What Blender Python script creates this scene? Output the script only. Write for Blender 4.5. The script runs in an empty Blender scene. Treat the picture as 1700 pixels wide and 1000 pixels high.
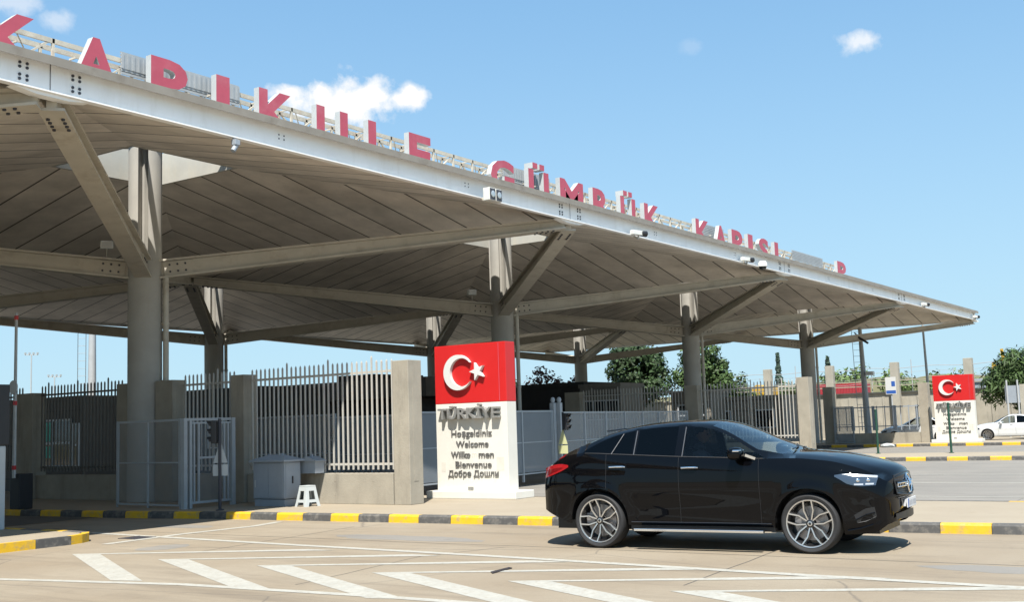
import bpy, bmesh, math, random
import numpy as np
from mathutils import Vector, Matrix, Quaternion
R_ = math.radians
scene = bpy.context.scene
col = scene.collection

# ------------------------------------------------------------------ camera
CAM_R = Vector((0.5693065625, -0.8214953468, -0.0321781453))
CAM_U = Vector((-0.0716660829, -0.0885806077, 0.9934875180))
CAM_F = Vector((0.8189957329, 0.5632928822, 0.1093028749))
cd = bpy.data.cameras.new('camera')
cam = bpy.data.objects.new('camera', cd); col.objects.link(cam)
m = Matrix.Identity(4)
for i in range(3):
    m[i][0] = CAM_R[i]; m[i][1] = CAM_U[i]; m[i][2] = -CAM_F[i]
m[2][3] = 1.77
cam.matrix_world = m
cd.sensor_width = 36.0; cd.lens = 39.86; cd.clip_start = 0.1; cd.clip_end = 6000
scene.camera = cam

# ------------------------------------------------------------------ light
SUN = Vector((-0.50, -0.315, 1.0)).normalized()
sd = bpy.data.lights.new('sun', 'SUN'); sd.energy = 5.0; sd.angle = R_(0.5); sd.color = (1.0, 0.955, 0.88)
so = bpy.data.objects.new('sun', sd); col.objects.link(so)
so.rotation_euler = (-SUN).to_track_quat('-Z', 'Y').to_euler()
world = bpy.data.worlds.new('World'); scene.world = world; world.use_nodes = True
wn = world.node_tree; wn.nodes.clear()
def wnode(t, **k):
    n = wn.nodes.new(t)
    for a, b in k.items(): setattr(n, a, b)
    return n
def wmath(op, a, b=None, clamp=False):
    n = wnode('ShaderNodeMath', operation=op, use_clamp=clamp)
    for i, v in enumerate((a, b)):
        if v is None: continue
        if isinstance(v, (int, float)): n.inputs[i].default_value = v
        else: wn.links.new(v, n.inputs[i])
    return n.outputs[0]
sky = wnode('ShaderNodeTexSky'); sky.sky_type = 'NISHITA'; sky.sun_disc = False
sky.sun_elevation = math.asin(SUN.z); sky.sun_rotation = math.atan2(SUN.x, SUN.y)
sky.altitude = 50; sky.air_density = 1.0; sky.dust_density = 0.6; sky.ozone_density = 1.6
bg = wnode('ShaderNodeBackground'); bg.inputs[1].default_value = 0.066
tc = wnode('ShaderNodeTexCoord')
noi = wnode('ShaderNodeTexNoise'); noi.inputs['Scale'].default_value = 26; noi.inputs['Detail'].default_value = 8; noi.inputs['Roughness'].default_value = 0.62
wn.links.new(tc.outputs['Generated'], noi.inputs['Vector'])
noi2 = wnode('ShaderNodeTexNoise'); noi2.inputs['Scale'].default_value = 75; noi2.inputs['Detail'].default_value = 6
wn.links.new(tc.outputs['Generated'], noi2.inputs['Vector'])
def wdot(v):
    n = wnode('ShaderNodeVectorMath', operation='DOT_PRODUCT'); wn.links.new(tc.outputs['Generated'], n.inputs[0]); n.inputs[1].default_value = v
    return n.outputs['Value']
# fair weather cumulus: direction, half width, half height, density
CLOUDS = [((0.6990, 0.6580, 0.2790), 0.055, 0.026, 1.15), ((0.7127, 0.6405, 0.2859), 0.032, 0.027, 1.2), ((0.6710, 0.6850, 0.2880), 0.028, 0.012, 1.0),
          ((0.7409, 0.6089, 0.2834), 0.021, 0.014, 1.15),
          ((0.9126, 0.2709, 0.3061), 0.021, 0.0115, 0.78), ((0.5181, 0.7876, 0.3335), 0.020, 0.010, 0.45), ((0.4903, 0.8014, 0.3425), 0.026, 0.012, 0.5),
          ((0.866, 0.40, 0.318), 0.012, 0.008, 0.12)]
tot = None
for c, sa, sb, den in CLOUDS:
    c = Vector(c).normalized(); a = c.cross(Vector((0, 0, 1))).normalized(); b = a.cross(c)
    da = wmath('DIVIDE', wdot(a), sa); db = wmath('DIVIDE', wdot(b), sb)
    r2 = wmath('ADD', wmath('MULTIPLY', da, da), wmath('MULTIPLY', db, db))
    front = wmath('GREATER_THAN', wdot(c), 0.5)
    k = wmath('MULTIPLY', wmath('SUBTRACT', 1.0, wmath('SQRT', r2)), front)
    k = wmath('ADD', k, wmath('MULTIPLY', wmath('SUBTRACT', noi.outputs[0], 0.5), 2.6))
    k = wmath('ADD', k, wmath('MULTIPLY', wmath('SUBTRACT', noi2.outputs[0], 0.5), 0.8))
    k = wmath('MULTIPLY', wmath('MULTIPLY', wmath('SUBTRACT', k, 0.02), 1.5, True), den * 0.95)
    # soft containment so that noise never spreads clouds over the whole sky
    cont = wmath('SUBTRACT', 1.0, wmath('MULTIPLY', wmath('SUBTRACT', wmath('SQRT', r2), 0.8), 1.6, True), True)
    k = wmath('MULTIPLY', wmath('MULTIPLY', k, cont), front)
    tot = k if tot is None else wmath('MAXIMUM', tot, k)
tint = wnode('ShaderNodeMix', data_type='RGBA', blend_type='MULTIPLY'); tint.inputs[0].default_value = 1.0
tint.inputs[7].default_value = (1.72, 2.92, 4.0, 1)
gam = wnode('ShaderNodeGamma'); gam.inputs[1].default_value = 0.36
wn.links.new(sky.outputs[0], gam.inputs[0]); wn.links.new(gam.outputs[0], tint.inputs[6])
hz = wmath('POWER', wmath('SUBTRACT', 1.0, wmath('DIVIDE', wdot((0, 0, 1)), 0.42), True), 1.5)
hmix = wnode('ShaderNodeMix', data_type='RGBA'); wn.links.new(wmath('MULTIPLY', hz, 0.85), hmix.inputs[0]); wn.links.new(tint.outputs[2], hmix.inputs[6]); hmix.inputs[7].default_value = (4.75, 6.6, 7.4, 1)
mix = wnode('ShaderNodeMix', data_type='RGBA')
wn.links.new(tot, mix.inputs[0]); wn.links.new(hmix.outputs[2], mix.inputs[6]); mix.inputs[7].default_value = (8.2, 8.2, 8.2, 1)
wn.links.new(mix.outputs[2], bg.inputs[0])
wo = wnode('ShaderNodeOutputWorld'); wn.links.new(bg.outputs[0], wo.inputs[0])
vs = scene.view_settings; vs.view_transform = 'Standard'; vs.look = 'None'; vs.gamma = 1.0; vs.exposure = 0.95
scene.cycles.max_bounces = 8; scene.cycles.diffuse_bounces = 4; scene.cycles.transparent_max_bounces = 16
scene.cycles.use_denoising = True

# ------------------------------------------------------------------ materials
def mat(name, color, rough=0.7, metal=0.0, var=0.18, scale=3.0, bump=0.0, bscale=40.0, coat=0.0, spec=0.5, stain=None, streak=0.0, wear=(.52, .72)):
    M = bpy.data.materials.new(name); M.use_nodes = True; nt = M.node_tree; L = nt.links.new
    P = nt.nodes['Principled BSDF']
    P.inputs['Roughness'].default_value = rough; P.inputs['Metallic'].default_value = metal
    P.inputs['Coat Weight'].default_value = coat; P.inputs['Coat Roughness'].default_value = 0.03
    P.inputs['Specular IOR Level'].default_value = spec
    geo = nt.nodes.new('ShaderNodeNewGeometry')
    pos = geo.outputs['Position']
    cur = None
    if var > 0:
        n = nt.nodes.new('ShaderNodeTexNoise'); n.inputs['Scale'].default_value = scale; n.inputs['Detail'].default_value = 7; n.inputs['Roughness'].default_value = 0.62
        L(pos, n.inputs['Vector'])
        cr = nt.nodes.new('ShaderNodeMapRange'); cr.inputs[1].default_value = 0.28; cr.inputs[2].default_value = 0.72
        cr.inputs[3].default_value = 1 - var; cr.inputs[4].default_value = 1 + var; L(n.outputs[0], cr.inputs[0])
        mx = nt.nodes.new('ShaderNodeVectorMath'); mx.operation = 'SCALE'; mx.inputs[0].default_value = color[:3]; L(cr.outputs[0], mx.inputs['Scale'])
        cur = mx.outputs[0]
    if stain:
        scol, amt, ssc = stain
        n = nt.nodes.new('ShaderNodeTexNoise'); n.inputs['Scale'].default_value = ssc; n.inputs['Detail'].default_value = 9; n.inputs['Roughness'].default_value = 0.7
        mp = nt.nodes.new('ShaderNodeMapping'); mp.inputs['Scale'].default_value = (1, 1, 0.22 if streak else 1); L(pos, mp.inputs[0]); L(mp.outputs[0], n.inputs['Vector'])
        cr = nt.nodes.new('ShaderNodeMapRange'); cr.inputs[1].default_value = wear[0]; cr.inputs[2].default_value = wear[1]; cr.inputs[3].default_value = 0; cr.inputs[4].default_value = amt
        L(n.outputs[0], cr.inputs[0])
        mi = nt.nodes.new('ShaderNodeMix'); mi.data_type = 'RGBA'; L(cr.outputs[0], mi.inputs[0])
        if cur: L(cur, mi.inputs[6])
        else: mi.inputs[6].default_value = (*color[:3], 1)
        mi.inputs[7].default_value = (*scol, 1); cur = mi.outputs[2]
    if cur: L(cur, P.inputs['Base Color'])
    else: P.inputs['Base Color'].default_value = (*color[:3], 1)
    if bump > 0:
        n = nt.nodes.new('ShaderNodeTexNoise'); n.inputs['Scale'].default_value = bscale; n.inputs['Detail'].default_value = 6; L(pos, n.inputs['Vector'])
        b = nt.nodes.new('ShaderNodeBump'); b.inputs['Strength'].default_value = bump; b.inputs['Distance'].default_value = 0.02; L(n.outputs[0], b.inputs['Height']); L(b.outputs[0], P.inputs['Normal'])
    return M
def glass(name, tint, refl=1.0, rough=0.0, ior=1.52):
    M = bpy.data.materials.new(name); M.use_nodes = True; nt = M.node_tree; nt.nodes.clear(); L = nt.links.new
    t = nt.nodes.new('ShaderNodeBsdfTransparent'); t.inputs[0].default_value = (*tint, 1)
    g = nt.nodes.new('ShaderNodeBsdfGlossy'); g.inputs['Roughness'].default_value = rough; g.inputs[0].default_value = (refl, refl, refl, 1)
    fr = nt.nodes.new('ShaderNodeFresnel'); fr.inputs[0].default_value = ior
    mi = nt.nodes.new('ShaderNodeMixShader'); L(fr.outputs[0], mi.inputs[0]); L(t.outputs[0], mi.inputs[1]); L(g.outputs[0], mi.inputs[2])
    o = nt.nodes.new('ShaderNodeOutputMaterial'); L(mi.outputs[0], o.inputs[0])
    return M
MT = {}
MT['concrete'] = mat('concrete_beige', (0.31, 0.28, 0.225), 0.88, var=0.13, scale=2.2, bump=0.25, bscale=30, stain=((0.175, 0.155, 0.125), 0.7, 1.9), streak=1)
MT['column'] = mat('painted_column', (0.36, 0.345, 0.31), 0.8, var=0.08, scale=1.6, bump=0.1, stain=((0.25, 0.22, 0.19), 0.45, 1.2), streak=1)
MT['steel'] = mat('beige_steel', (0.47, 0.435, 0.365), 0.6, var=0.10, scale=1.5, stain=((0.22, 0.16, 0.10), 0.45, 2.2))
MT['fascia'] = mat('white_painted_steel', (0.86, 0.86, 0.85), 0.5, var=0.05, scale=1.1, stain=((0.62, 0.59, 0.53), 0.35, 2.5), streak=1)
MT['coping'] = mat('coping_sheet', (0.24, 0.22, 0.19), 0.7, var=0.12, scale=2.0, stain=((0.15, 0.125, 0.10), 0.7, 1.8))
MT['roof'] = mat('roof_membrane', (0.42, 0.41, 0.39), 0.9, var=0.1)
MT['bolt'] = mat('dark_bolt', (0.05, 0.05, 0.06), 0.5, var=0.1)
MT['curbwhite'] = mat('light_well_white', (0.42, 0.405, 0.355), 0.8, var=0.08, scale=2, stain=((0.5, 0.44, 0.33), 0.5, 2.5), streak=1)
MT['letter_red'] = mat('faded_red_face', (0.40, 0.07, 0.105), 0.55, var=0.10, scale=2.5, stain=((0.46, 0.15, 0.18), 0.6, 1.2))
MT['letter_side'] = mat('letter_return_white', (0.40, 0.42, 0.42), 0.5, var=0.07)
MT['frame_rust'] = mat('weathered_frame', (0.47, 0.44, 0.37), 0.7, var=0.2, scale=4, stain=((0.32, 0.17, 0.09), 0.6, 5))
MT['galv'] = mat('galvanised_sheet', (0.36, 0.38, 0.39), 0.5, metal=0.2, var=0.12)
MT['signwhite'] = mat('sign_white_stone', (0.62, 0.60, 0.54), 0.7, var=0.04, scale=3, bump=0.05, stain=((0.62, 0.55, 0.45), 0.22, 2.2))
MT['signred'] = mat('sign_red_panel', (0.50, 0.014, 0.014), 0.4, var=0.03)
MT['emblem'] = mat('emblem_white', (0.58, 0.58, 0.56), 0.45, var=0.02)
MT['lettergrey'] = mat('raised_letter_metal', (0.25, 0.247, 0.235), 0.5, metal=0.3, var=0.25, scale=9, stain=((0.33, 0.32, 0.29), 0.5, 14))
MT['letterdark'] = mat('small_letter_dark', (0.145, 0.14, 0.133), 0.5, metal=0.2, var=0.2, scale=12)
MT['ghost'] = mat('missing_letter_mark', (0.56, 0.53, 0.465), 0.8, var=0.1)
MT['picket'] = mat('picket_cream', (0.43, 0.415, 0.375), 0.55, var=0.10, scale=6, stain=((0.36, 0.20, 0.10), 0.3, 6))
MT['picketshaded'] = mat('picket_shade_darkened', (0.13, 0.118, 0.10), 0.6, var=0.15, scale=6, stain=((0.10, 0.06, 0.04), 0.4, 6))  # darker copy of the cream pickets, deep canopy shade put into the colour
MT['meshgrey'] = mat('mesh_frame_grey', (0.32, 0.345, 0.36), 0.5, var=0.08, scale=5)
MT['cabinet'] = mat('cabinet_grey', (0.27, 0.305, 0.345), 0.5, var=0.06, scale=4, stain=((0.24, 0.25, 0.26), 0.3, 5))
MT['plastic'] = mat('stool_plastic', (0.42, 0.45, 0.45), 0.45, var=0.05)
MT['black'] = mat('black_metal', (0.018, 0.018, 0.02), 0.5, var=0.1)
MT['darkpole'] = mat('dark_blue_pole', (0.022, 0.024, 0.035), 0.45, var=0.1)
MT['signback'] = mat('sign_back_grey', (0.42, 0.44, 0.44), 0.5, var=0.06)
MT['hivis'] = mat('pale_yellow_sign', (0.5, 0.5, 0.27), 0.5, var=0.06)
MT['green'] = mat('dark_green_post', (0.012, 0.055, 0.035), 0.5, var=0.1)
MT['panelbrown'] = mat('brown_cladding', (0.10, 0.085, 0.07), 0.7, var=0.15, scale=3)
MT['panelgrey'] = mat('grey_cladding', (0.22, 0.20, 0.17), 0.7, var=0.12, scale=3, stain=((0.12, 0.105, 0.09), 0.5, 2), streak=1)
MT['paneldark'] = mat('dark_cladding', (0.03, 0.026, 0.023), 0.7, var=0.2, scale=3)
MT['wfr'] = mat('window_frame_alu', (0.58, 0.61, 0.64), 0.45, var=0.05)
MT['teal'] = mat('teal_blind', (0.10, 0.60, 0.47), 0.6, var=0.15, scale=6)
MT['winglass'] = mat('window_glass', (0.012, 0.016, 0.018), 0.06, var=0)
MT['yellow'] = mat('kerb_yellow', (0.60, 0.36, 0.012), 0.6, var=0.10, scale=7, bump=0.1, stain=((0.26, 0.22, 0.15), 0.75, 8), wear=(.50, .66))
MT['kerbgrey'] = mat('kerb_black_worn', (0.075, 0.073, 0.07), 0.75, var=0.2, scale=7, bump=0.1, stain=((0.18, 0.165, 0.14), 0.75, 7), wear=(.50, .66))
MT['masts'] = mat('mast_grey', (0.36, 0.375, 0.38), 0.6, var=0.08)
MT['concdark'] = mat('aged_concrete', (0.34, 0.315, 0.26), 0.9, var=0.15, scale=1.2, bump=0.2, stain=((0.13, 0.118, 0.098), 0.6, 1.0), streak=1)
MT['redtruck'] = mat('red_container', (0.30, 0.03, 0.038), 0.5, var=0.1)
MT['yelmach'] = mat('machine_yellow', (0.5, 0.30, 0.03), 0.5, var=0.08)
MT['bark'] = mat('bark', (0.10, 0.075, 0.05), 0.9, var=0.3, scale=8)
MT['camwhite'] = mat('device_white', (0.62, 0.62, 0.58), 0.45, var=0.05)
MT['lamp'] = mat('floodlight_glass', (0.55, 0.58, 0.58), 0.1, metal=0.5, var=0.1)
MT['bluesign'] = mat('blue_sign_band', (0.03, 0.10, 0.36), 0.5, var=0.05)
MT['red'] = mat('red_marking', (0.55, 0.03, 0.03), 0.5, var=0.05)
MT['boomwhite'] = mat('boom_white', (0.5, 0.51, 0.50), 0.5, var=0.05)

def leafmat(name, c, var=0.5):
    M = mat(name, c, 0.6, var=0, spec=0.25); nt = M.node_tree; L = nt.links.new; P = nt.nodes['Principled BSDF']
    oi = nt.nodes.new('ShaderNodeNewGeometry')
    n = nt.nodes.new('ShaderNodeMapRange'); n.inputs[3].default_value = 1 - var; n.inputs[4].default_value = 1 + var
    L(oi.outputs['Random Per Island'], n.inputs[0])
    s = nt.nodes.new('ShaderNodeVectorMath'); s.operation = 'SCALE'; s.inputs[0].default_value = c; L(n.outputs[0], s.inputs['Scale']); L(s.outputs[0], P.inputs['Base Color'])
    return M
MT['leaf_dark'] = leafmat('foliage_dark', (0.030, 0.055, 0.020))
MT['leaf_mid'] = leafmat('foliage_mid', (0.050, 0.085, 0.026))
MT['leaf_blue'] = leafmat('foliage_conifer', (0.035, 0.060, 0.042))
MT['leaf_purple'] = leafmat('foliage_purple', (0.075, 0.045, 0.042))
MT['leaf_light'] = leafmat('foliage_light', (0.10, 0.15, 0.05))

def roadmat(name, c1, c2, dark, tracks):
    M = bpy.data.materials.new(name); M.use_nodes = True; nt = M.node_tree; L = nt.links.new; P = nt.nodes['Principled BSDF']; P.inputs['Roughness'].default_value = 0.82
    P.inputs['Specular IOR Level'].default_value = 0.3
    g = nt.nodes.new('ShaderNodeNewGeometry')
    def noise(sc, det=8, rough=0.6, stretch=None):
        n = nt.nodes.new('ShaderNodeTexNoise'); n.inputs['Scale'].default_value = sc; n.inputs['Detail'].default_value = det; n.inputs['Roughness'].default_value = rough
        if stretch:
            mp = nt.nodes.new('ShaderNodeMapping'); mp.inputs['Scale'].default_value = stretch; L(g.outputs['Position'], mp.inputs[0]); L(mp.outputs[0], n.inputs['Vector'])
        else: L(g.outputs['Position'], n.inputs['Vector'])
        return n.outputs[0]
    def rng(v, a, b, c=0.0, d=1.0):
        r = nt.nodes.new('ShaderNodeMapRange'); r.inputs[1].default_value = a; r.inputs[2].default_value = b; r.inputs[3].default_value = c; r.inputs[4].default_value = d; L(v, r.inputs[0]); return r.outputs[0]
    def mx(f, a, b, bt='MIX'):
        n = nt.nodes.new('ShaderNodeMix'); n.data_type = 'RGBA'; n.blend_type = bt
        if hasattr(f, 'is_linked'): L(f, n.inputs[0])
        else: n.inputs[0].default_value = f
        for i, v in ((6, a), (7, b)):
            if isinstance(v, tuple): n.inputs[i].default_value = (*v, 1)
            else: L(v, n.inputs[i])
        return n.outputs[2]
    c = mx(rng(noise(0.35), 0.35, 0.68), c1, c2)
    c = mx(rng(noise(0.9, 9, 0.7, (1.6, 0.16, 1)), 0.50, 0.74, 0, tracks), c, dark)       # wear along the driving direction
    c = mx(rng(noise(2.6, 9, 0.75), 0.57, 0.74, 0, 0.6), c, dark)                          # oil and dirt spots
    c = mx(rng(noise(90, 3, 0.6), 0.3, 0.7, 0, 0.38), c, dark)                             # aggregate
    c = mx(rng(noise(11, 8, 0.7), 0.62, 0.75, 0, 0.30), c, (0.33, 0.29, 0.235))
    if tracks > 0.4:
        v = nt.nodes.new('ShaderNodeTexVoronoi'); v.feature = 'DISTANCE_TO_EDGE'; v.inputs['Scale'].default_value = 0.22
        n = nt.nodes.new('ShaderNodeTexNoise'); n.inputs['Scale'].default_value = 1.6; n.inputs['Detail'].default_value = 6; L(g.outputs['Position'], n.inputs['Vector'])
        ad = nt.nodes.new('ShaderNodeMix'); ad.data_type = 'VECTOR'; ad.inputs[0].default_value = 0.12
        L(g.outputs['Position'], ad.inputs[4]); L(n.outputs[1], ad.inputs[5]); L(ad.outputs[1], v.inputs['Vector'])
        c = mx(rng(v.outputs[0], 0.0, 0.004, 0.55, 0.0), c, (0.09, 0.08, 0.07))
    L(c, P.inputs['Base Color'])
    b = nt.nodes.new('ShaderNodeBump'); b.inputs['Strength'].default_value = 0.35; b.inputs['Distance'].default_value = 0.012; L(noise(60, 5), b.inputs['Height']); L(b.outputs[0], P.inputs['Normal'])
    return M
MT['road'] = roadmat('sunbaked_asphalt', (0.235, 0.190, 0.134), (0.29, 0.247, 0.185), (0.145, 0.118, 0.088), 0.85)
MT['road2'] = roadmat('grey_asphalt', (0.20, 0.187, 0.166), (0.24, 0.222, 0.194), (0.125, 0.118, 0.108), 0.85)
MT['pave'] = roadmat('pavement_concrete', (0.29, 0.245, 0.182), (0.33, 0.285, 0.216), (0.21, 0.175, 0.128), 0.3)
MT['field'] = roadmat('dry_grass_field', (0.12, 0.115, 0.055), (0.16, 0.14, 0.07), (0.065, 0.07, 0.03), 0.3)
MT['tar'] = mat('old_tar_line', (0.085, 0.075, 0.065), 0.7, var=0.3, scale=12)
MT['marking'] = mat('worn_white_paint', (0.345, 0.335, 0.295), 0.75, var=0.12, scale=4, bump=0.1, stain=((0.25, 0.215, 0.165), 0.75, 16), wear=(.47, .66))

def soffitmat(name, axis):
    M = mat(name, (0.47, 0.425, 0.365), 0.75, var=0); nt = M.node_tree; L = nt.links.new; P = nt.nodes['Principled BSDF']
    g = nt.nodes.new('ShaderNodeNewGeometry'); s = nt.nodes.new('ShaderNodeSeparateXYZ'); L(g.outputs['Position'], s.inputs[0])
    d = nt.nodes.new('ShaderNodeMath'); d.operation = 'DIVIDE'; L(s.outputs[axis], d.inputs[0]); d.inputs[1].default_value = 1.156
    fr = nt.nodes.new('ShaderNodeMath'); fr.operation = 'FRACT'; L(d.outputs[0], fr.inputs[0])
    lt = nt.nodes.new('ShaderNodeMath'); lt.operation = 'LESS_THAN'; L(fr.outputs[0], lt.inputs[0]); lt.inputs[1].default_value = 0.05
    fl = nt.nodes.new('ShaderNodeMath'); fl.operation = 'FLOOR'; L(d.outputs[0], fl.inputs[0])
    wn_ = nt.nodes.new('ShaderNodeTexWhiteNoise'); wn_.noise_dimensions = '1D'; L(fl.outputs[0], wn_.inputs['W'])
    n = nt.nodes.new('ShaderNodeTexNoise'); n.inputs['Scale'].default_value = 0.9; n.inputs['Detail'].default_value = 8; n.inputs['Roughness'].default_value = 0.65; L(g.outputs['Position'], n.inputs['Vector'])
    a = nt.nodes.new('ShaderNodeMapRange'); a.inputs[3].default_value = 0.90; a.inputs[4].default_value = 1.06; L(wn_.outputs[0], a.inputs[0])
    b = nt.nodes.new('ShaderNodeMapRange'); b.inputs[1].default_value = 0.3; b.inputs[2].default_value = 0.7; b.inputs[3].default_value = 0.74; b.inputs[4].default_value = 1.1; L(n.outputs[0], b.inputs[0])
    mu = nt.nodes.new('ShaderNodeMath'); mu.operation = 'MULTIPLY'; L(a.outputs[0], mu.inputs[0]); L(b.outputs[0], mu.inputs[1])
    sc = nt.nodes.new('ShaderNodeVectorMath'); sc.operation = 'SCALE'; sc.inputs[0].default_value = (0.74, 0.675, 0.59); L(mu.outputs[0], sc.inputs['Scale'])
    mi = nt.nodes.new('ShaderNodeMix'); mi.data_type = 'RGBA'; L(lt.outputs[0], mi.inputs[0]); L(sc.outputs[0], mi.inputs[6]); mi.inputs[7].default_value = (0.07, 0.06, 0.05, 1)
    L(mi.outputs[2], P.inputs['Base Color'])
    return M
MT['soffit_x'] = soffitmat('soffit_boards_along_y', 0)
MT['soffit_y'] = soffitmat('soffit_boards_along_x', 1)

def meshmat(name, color, alpha):
    # fine welded wire mesh seen from far: wires modelled by a procedural grid of openings
    M = mat(name, color, 0.5, var=0.05); nt = M.node_tree; L = nt.links.new
    P = nt.nodes['Principled BSDF']; P.inputs['Alpha'].default_value = alpha
    return M
MT['wiremesh'] = meshmat('expanded_mesh', (0.36, 0.38, 0.39), 0.40)
MT['wiremesh_thin'] = meshmat('expanded_mesh_thin', (0.22, 0.24, 0.255), 0.17)
MT['wiremesh_dense'] = meshmat('expanded_mesh_dense', (0.235, 0.262, 0.285), 0.62)

# ------------------------------------------------------------------ mesh helpers
class MB:
    def __init__(s): s.v = []; s.f = []; s.mi = []
    def add(s, vs, fs, mi=0):
        o = len(s.v); s.v += [tuple(map(float, v)) for v in vs]
        for f in fs: s.f.append(tuple(i + o for i in f)); s.mi.append(mi)
    def box(s, x0, x1, y0, y1, z0, z1, mi=0, bev=0.0):
        if bev <= 0:
            vs = [(x, y, z) for z in (z0, z1) for y in (y0, y1) for x in (x0, x1)]
            s.add(vs, [(0, 2, 3, 1), (4, 5, 7, 6), (0, 1, 5, 4), (2, 6, 7, 3), (0, 4, 6, 2), (1, 3, 7, 5)], mi); return
        bm = bmesh.new(); bmesh.ops.create_cube(bm, size=1)
        for v in bm.verts: v.co = ((x0 + x1) / 2 + v.co.x * (x1 - x0), (y0 + y1) / 2 + v.co.y * (y1 - y0), (z0 + z1) / 2 + v.co.z * (z1 - z0))
        bmesh.ops.bevel(bm, geom=bm.edges[:], offset=bev, segments=2, affect='EDGES', profile=0.6)
        s.bm(bm, mi)
    def bm(s, bm, mi=0):
        bm.verts.index_update(); s.add([v.co for v in bm.verts], [[v.index for v in f.verts] for f in bm.faces], mi); bm.free()
    def bar(s, p0, p1, w, h, mi=0, up=(0, 0, 1), w2=None, h2=None):
        p0 = Vector(p0); p1 = Vector(p1); d = (p1 - p0).normalized(); sd = d.cross(Vector(up))
        sd = sd.normalized() if sd.length > 1e-6 else Vector((1, 0, 0)); u = sd.cross(d)
        w2 = w if w2 is None else w2; h2 = h if h2 is None else h2
        vs = []
        for p, a, b in ((p0, w, h), (p1, w2, h2)):
            for sx, sz in ((-1, -1), (1, -1), (1, 1), (-1, 1)): vs.append(p + sd * sx * a / 2 + u * sz * b / 2)
        s.add(vs, [(3, 2, 1, 0), (4, 5, 6, 7), (0, 1, 5, 4), (1, 2, 6, 5), (2, 3, 7, 6), (3, 0, 4, 7)], mi)
    def tube(s, p0, p1, r, n=8, mi=0, r2=None):
        p0 = Vector(p0); p1 = Vector(p1); d = (p1 - p0).normalized(); a = d.cross(Vector((0, 0, 1)))
        a = a.normalized() if a.length > 1e-4 else Vector((1, 0, 0)); b = d.cross(a); r2 = r if r2 is None else r2
        vs = [p + (a * math.cos(2 * math.pi * i / n) + b * math.sin(2 * math.pi * i / n)) * q for p, q in ((p0, r), (p1, r2)) for i in range(n)]
        s.add(vs, [(i, (i + 1) % n, n + (i + 1) % n, n + i)[::-1] for i in range(n)] + [tuple(range(n)), tuple(range(2 * n - 1, n - 1, -1))], mi)
    def path(s, pts, r, n=6, mi=0):
        for a, b in zip(pts[:-1], pts[1:]): s.tube(a, b, r, n, mi)
    def prism(s, poly, axis, a0, a1, mi=0, mi_side=None):
        """poly of 2D points extruded along axis: 'x' -> (a, p, q), 'y' -> (p, a, q), 'z' -> (p, q, a)"""
        f = {'x': lambda p, q, a: (a, p, q), 'y': lambda p, q, a: (p, a, q), 'z': lambda p, q, a: (p, q, a)}[axis]
        n = len(poly); vs = [f(p, q, a) for a in (a0, a1) for p, q in poly]; o = len(s.v)
        s.add(vs, [tuple(range(n - 1, -1, -1)), tuple(range(n, 2 * n))], mi)
        s.add(vs, [(i, (i + 1) % n, n + (i + 1) % n, n + i) for i in range(n)], mi if mi_side is None else mi_side)
    def lathe(s, prof, c, axis, n=32, mi=0):
        """prof: (radius, height) rows round axis vector through c"""
        ax = Vector(axis).normalized(); a = ax.cross(Vector((0, 0, 1))); a = a.normalized() if a.length > 1e-4 else Vector((1, 0, 0)); b = ax.cross(a); c = Vector(c)
        vs = [c + ax * h + (a * math.cos(2 * math.pi * i / n) + b * math.sin(2 * math.pi * i / n)) * r for r, h in prof for i in range(n)]
        fs = [(k * n + i, k * n + (i + 1) % n, (k + 1) * n + (i + 1) % n, (k + 1) * n + i) for k in range(len(prof) - 1) for i in range(n)]
        s.add(vs, fs, mi)
    def xform(s, M):
        s.v = [tuple(M @ Vector(v)) for v in s.v]; return s
    def build(s, name, mats, parent=None, smooth=False, recalc=True):
        me = bpy.data.meshes.new(name); me.from_pydata(s.v, [], s.f)
        for mm in (mats if isinstance(mats, (list, tuple)) else [mats]): me.materials.append(MT[mm] if isinstance(mm, str) else mm)
        for p, k in zip(me.polygons, s.mi): p.material_index = k
        if recalc:
            bm = bmesh.new(); bm.from_mesh(me); bmesh.ops.recalc_face_normals(bm, faces=bm.faces[:]); bm.to_mesh(me); bm.free()
        o = bpy.data.objects.new(name, me); col.objects.link(o)
        if smooth:
            for p in me.polygons: p.use_smooth = True
            try: me.set_sharp_from_angle(angle=R_(smooth if smooth is not True else 35))
            except Exception: pass
        if parent is not None: o.parent = parent
        return o
def tag(o, label=None, cat=None, group=None, kind=None):
    for k, v in (('label', label), ('category', cat), ('group', group), ('kind', kind)):
        if v: o[k] = v
    return o
def thing(name, label, cat, loc=(0, 0, 0), rz=0.0, group=None):
    o = bpy.data.objects.new(name, None); col.objects.link(o); o.location = loc; o.rotation_euler = (0, 0, rz); o.empty_display_size = 0.2
    return tag(o, label, cat, group)
def copy_tree(o, parent=None):
    c = o.copy(); col.objects.link(c)
    if parent is not None: c.parent = parent
    for ch in list(o.children): copy_tree(ch, c)
    return c
def dup(o, label, loc=None, rz=None, group=None):
    c = copy_tree(o); c['label'] = label
    if loc is not None: c.location = loc
    if rz is not None: c.rotation_euler = (0, 0, rz)
    if group: c['group'] = group
    return c
def struct(name, mb, mats, **k):
    return tag(mb.build(name, mats, **k), kind='structure')
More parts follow.
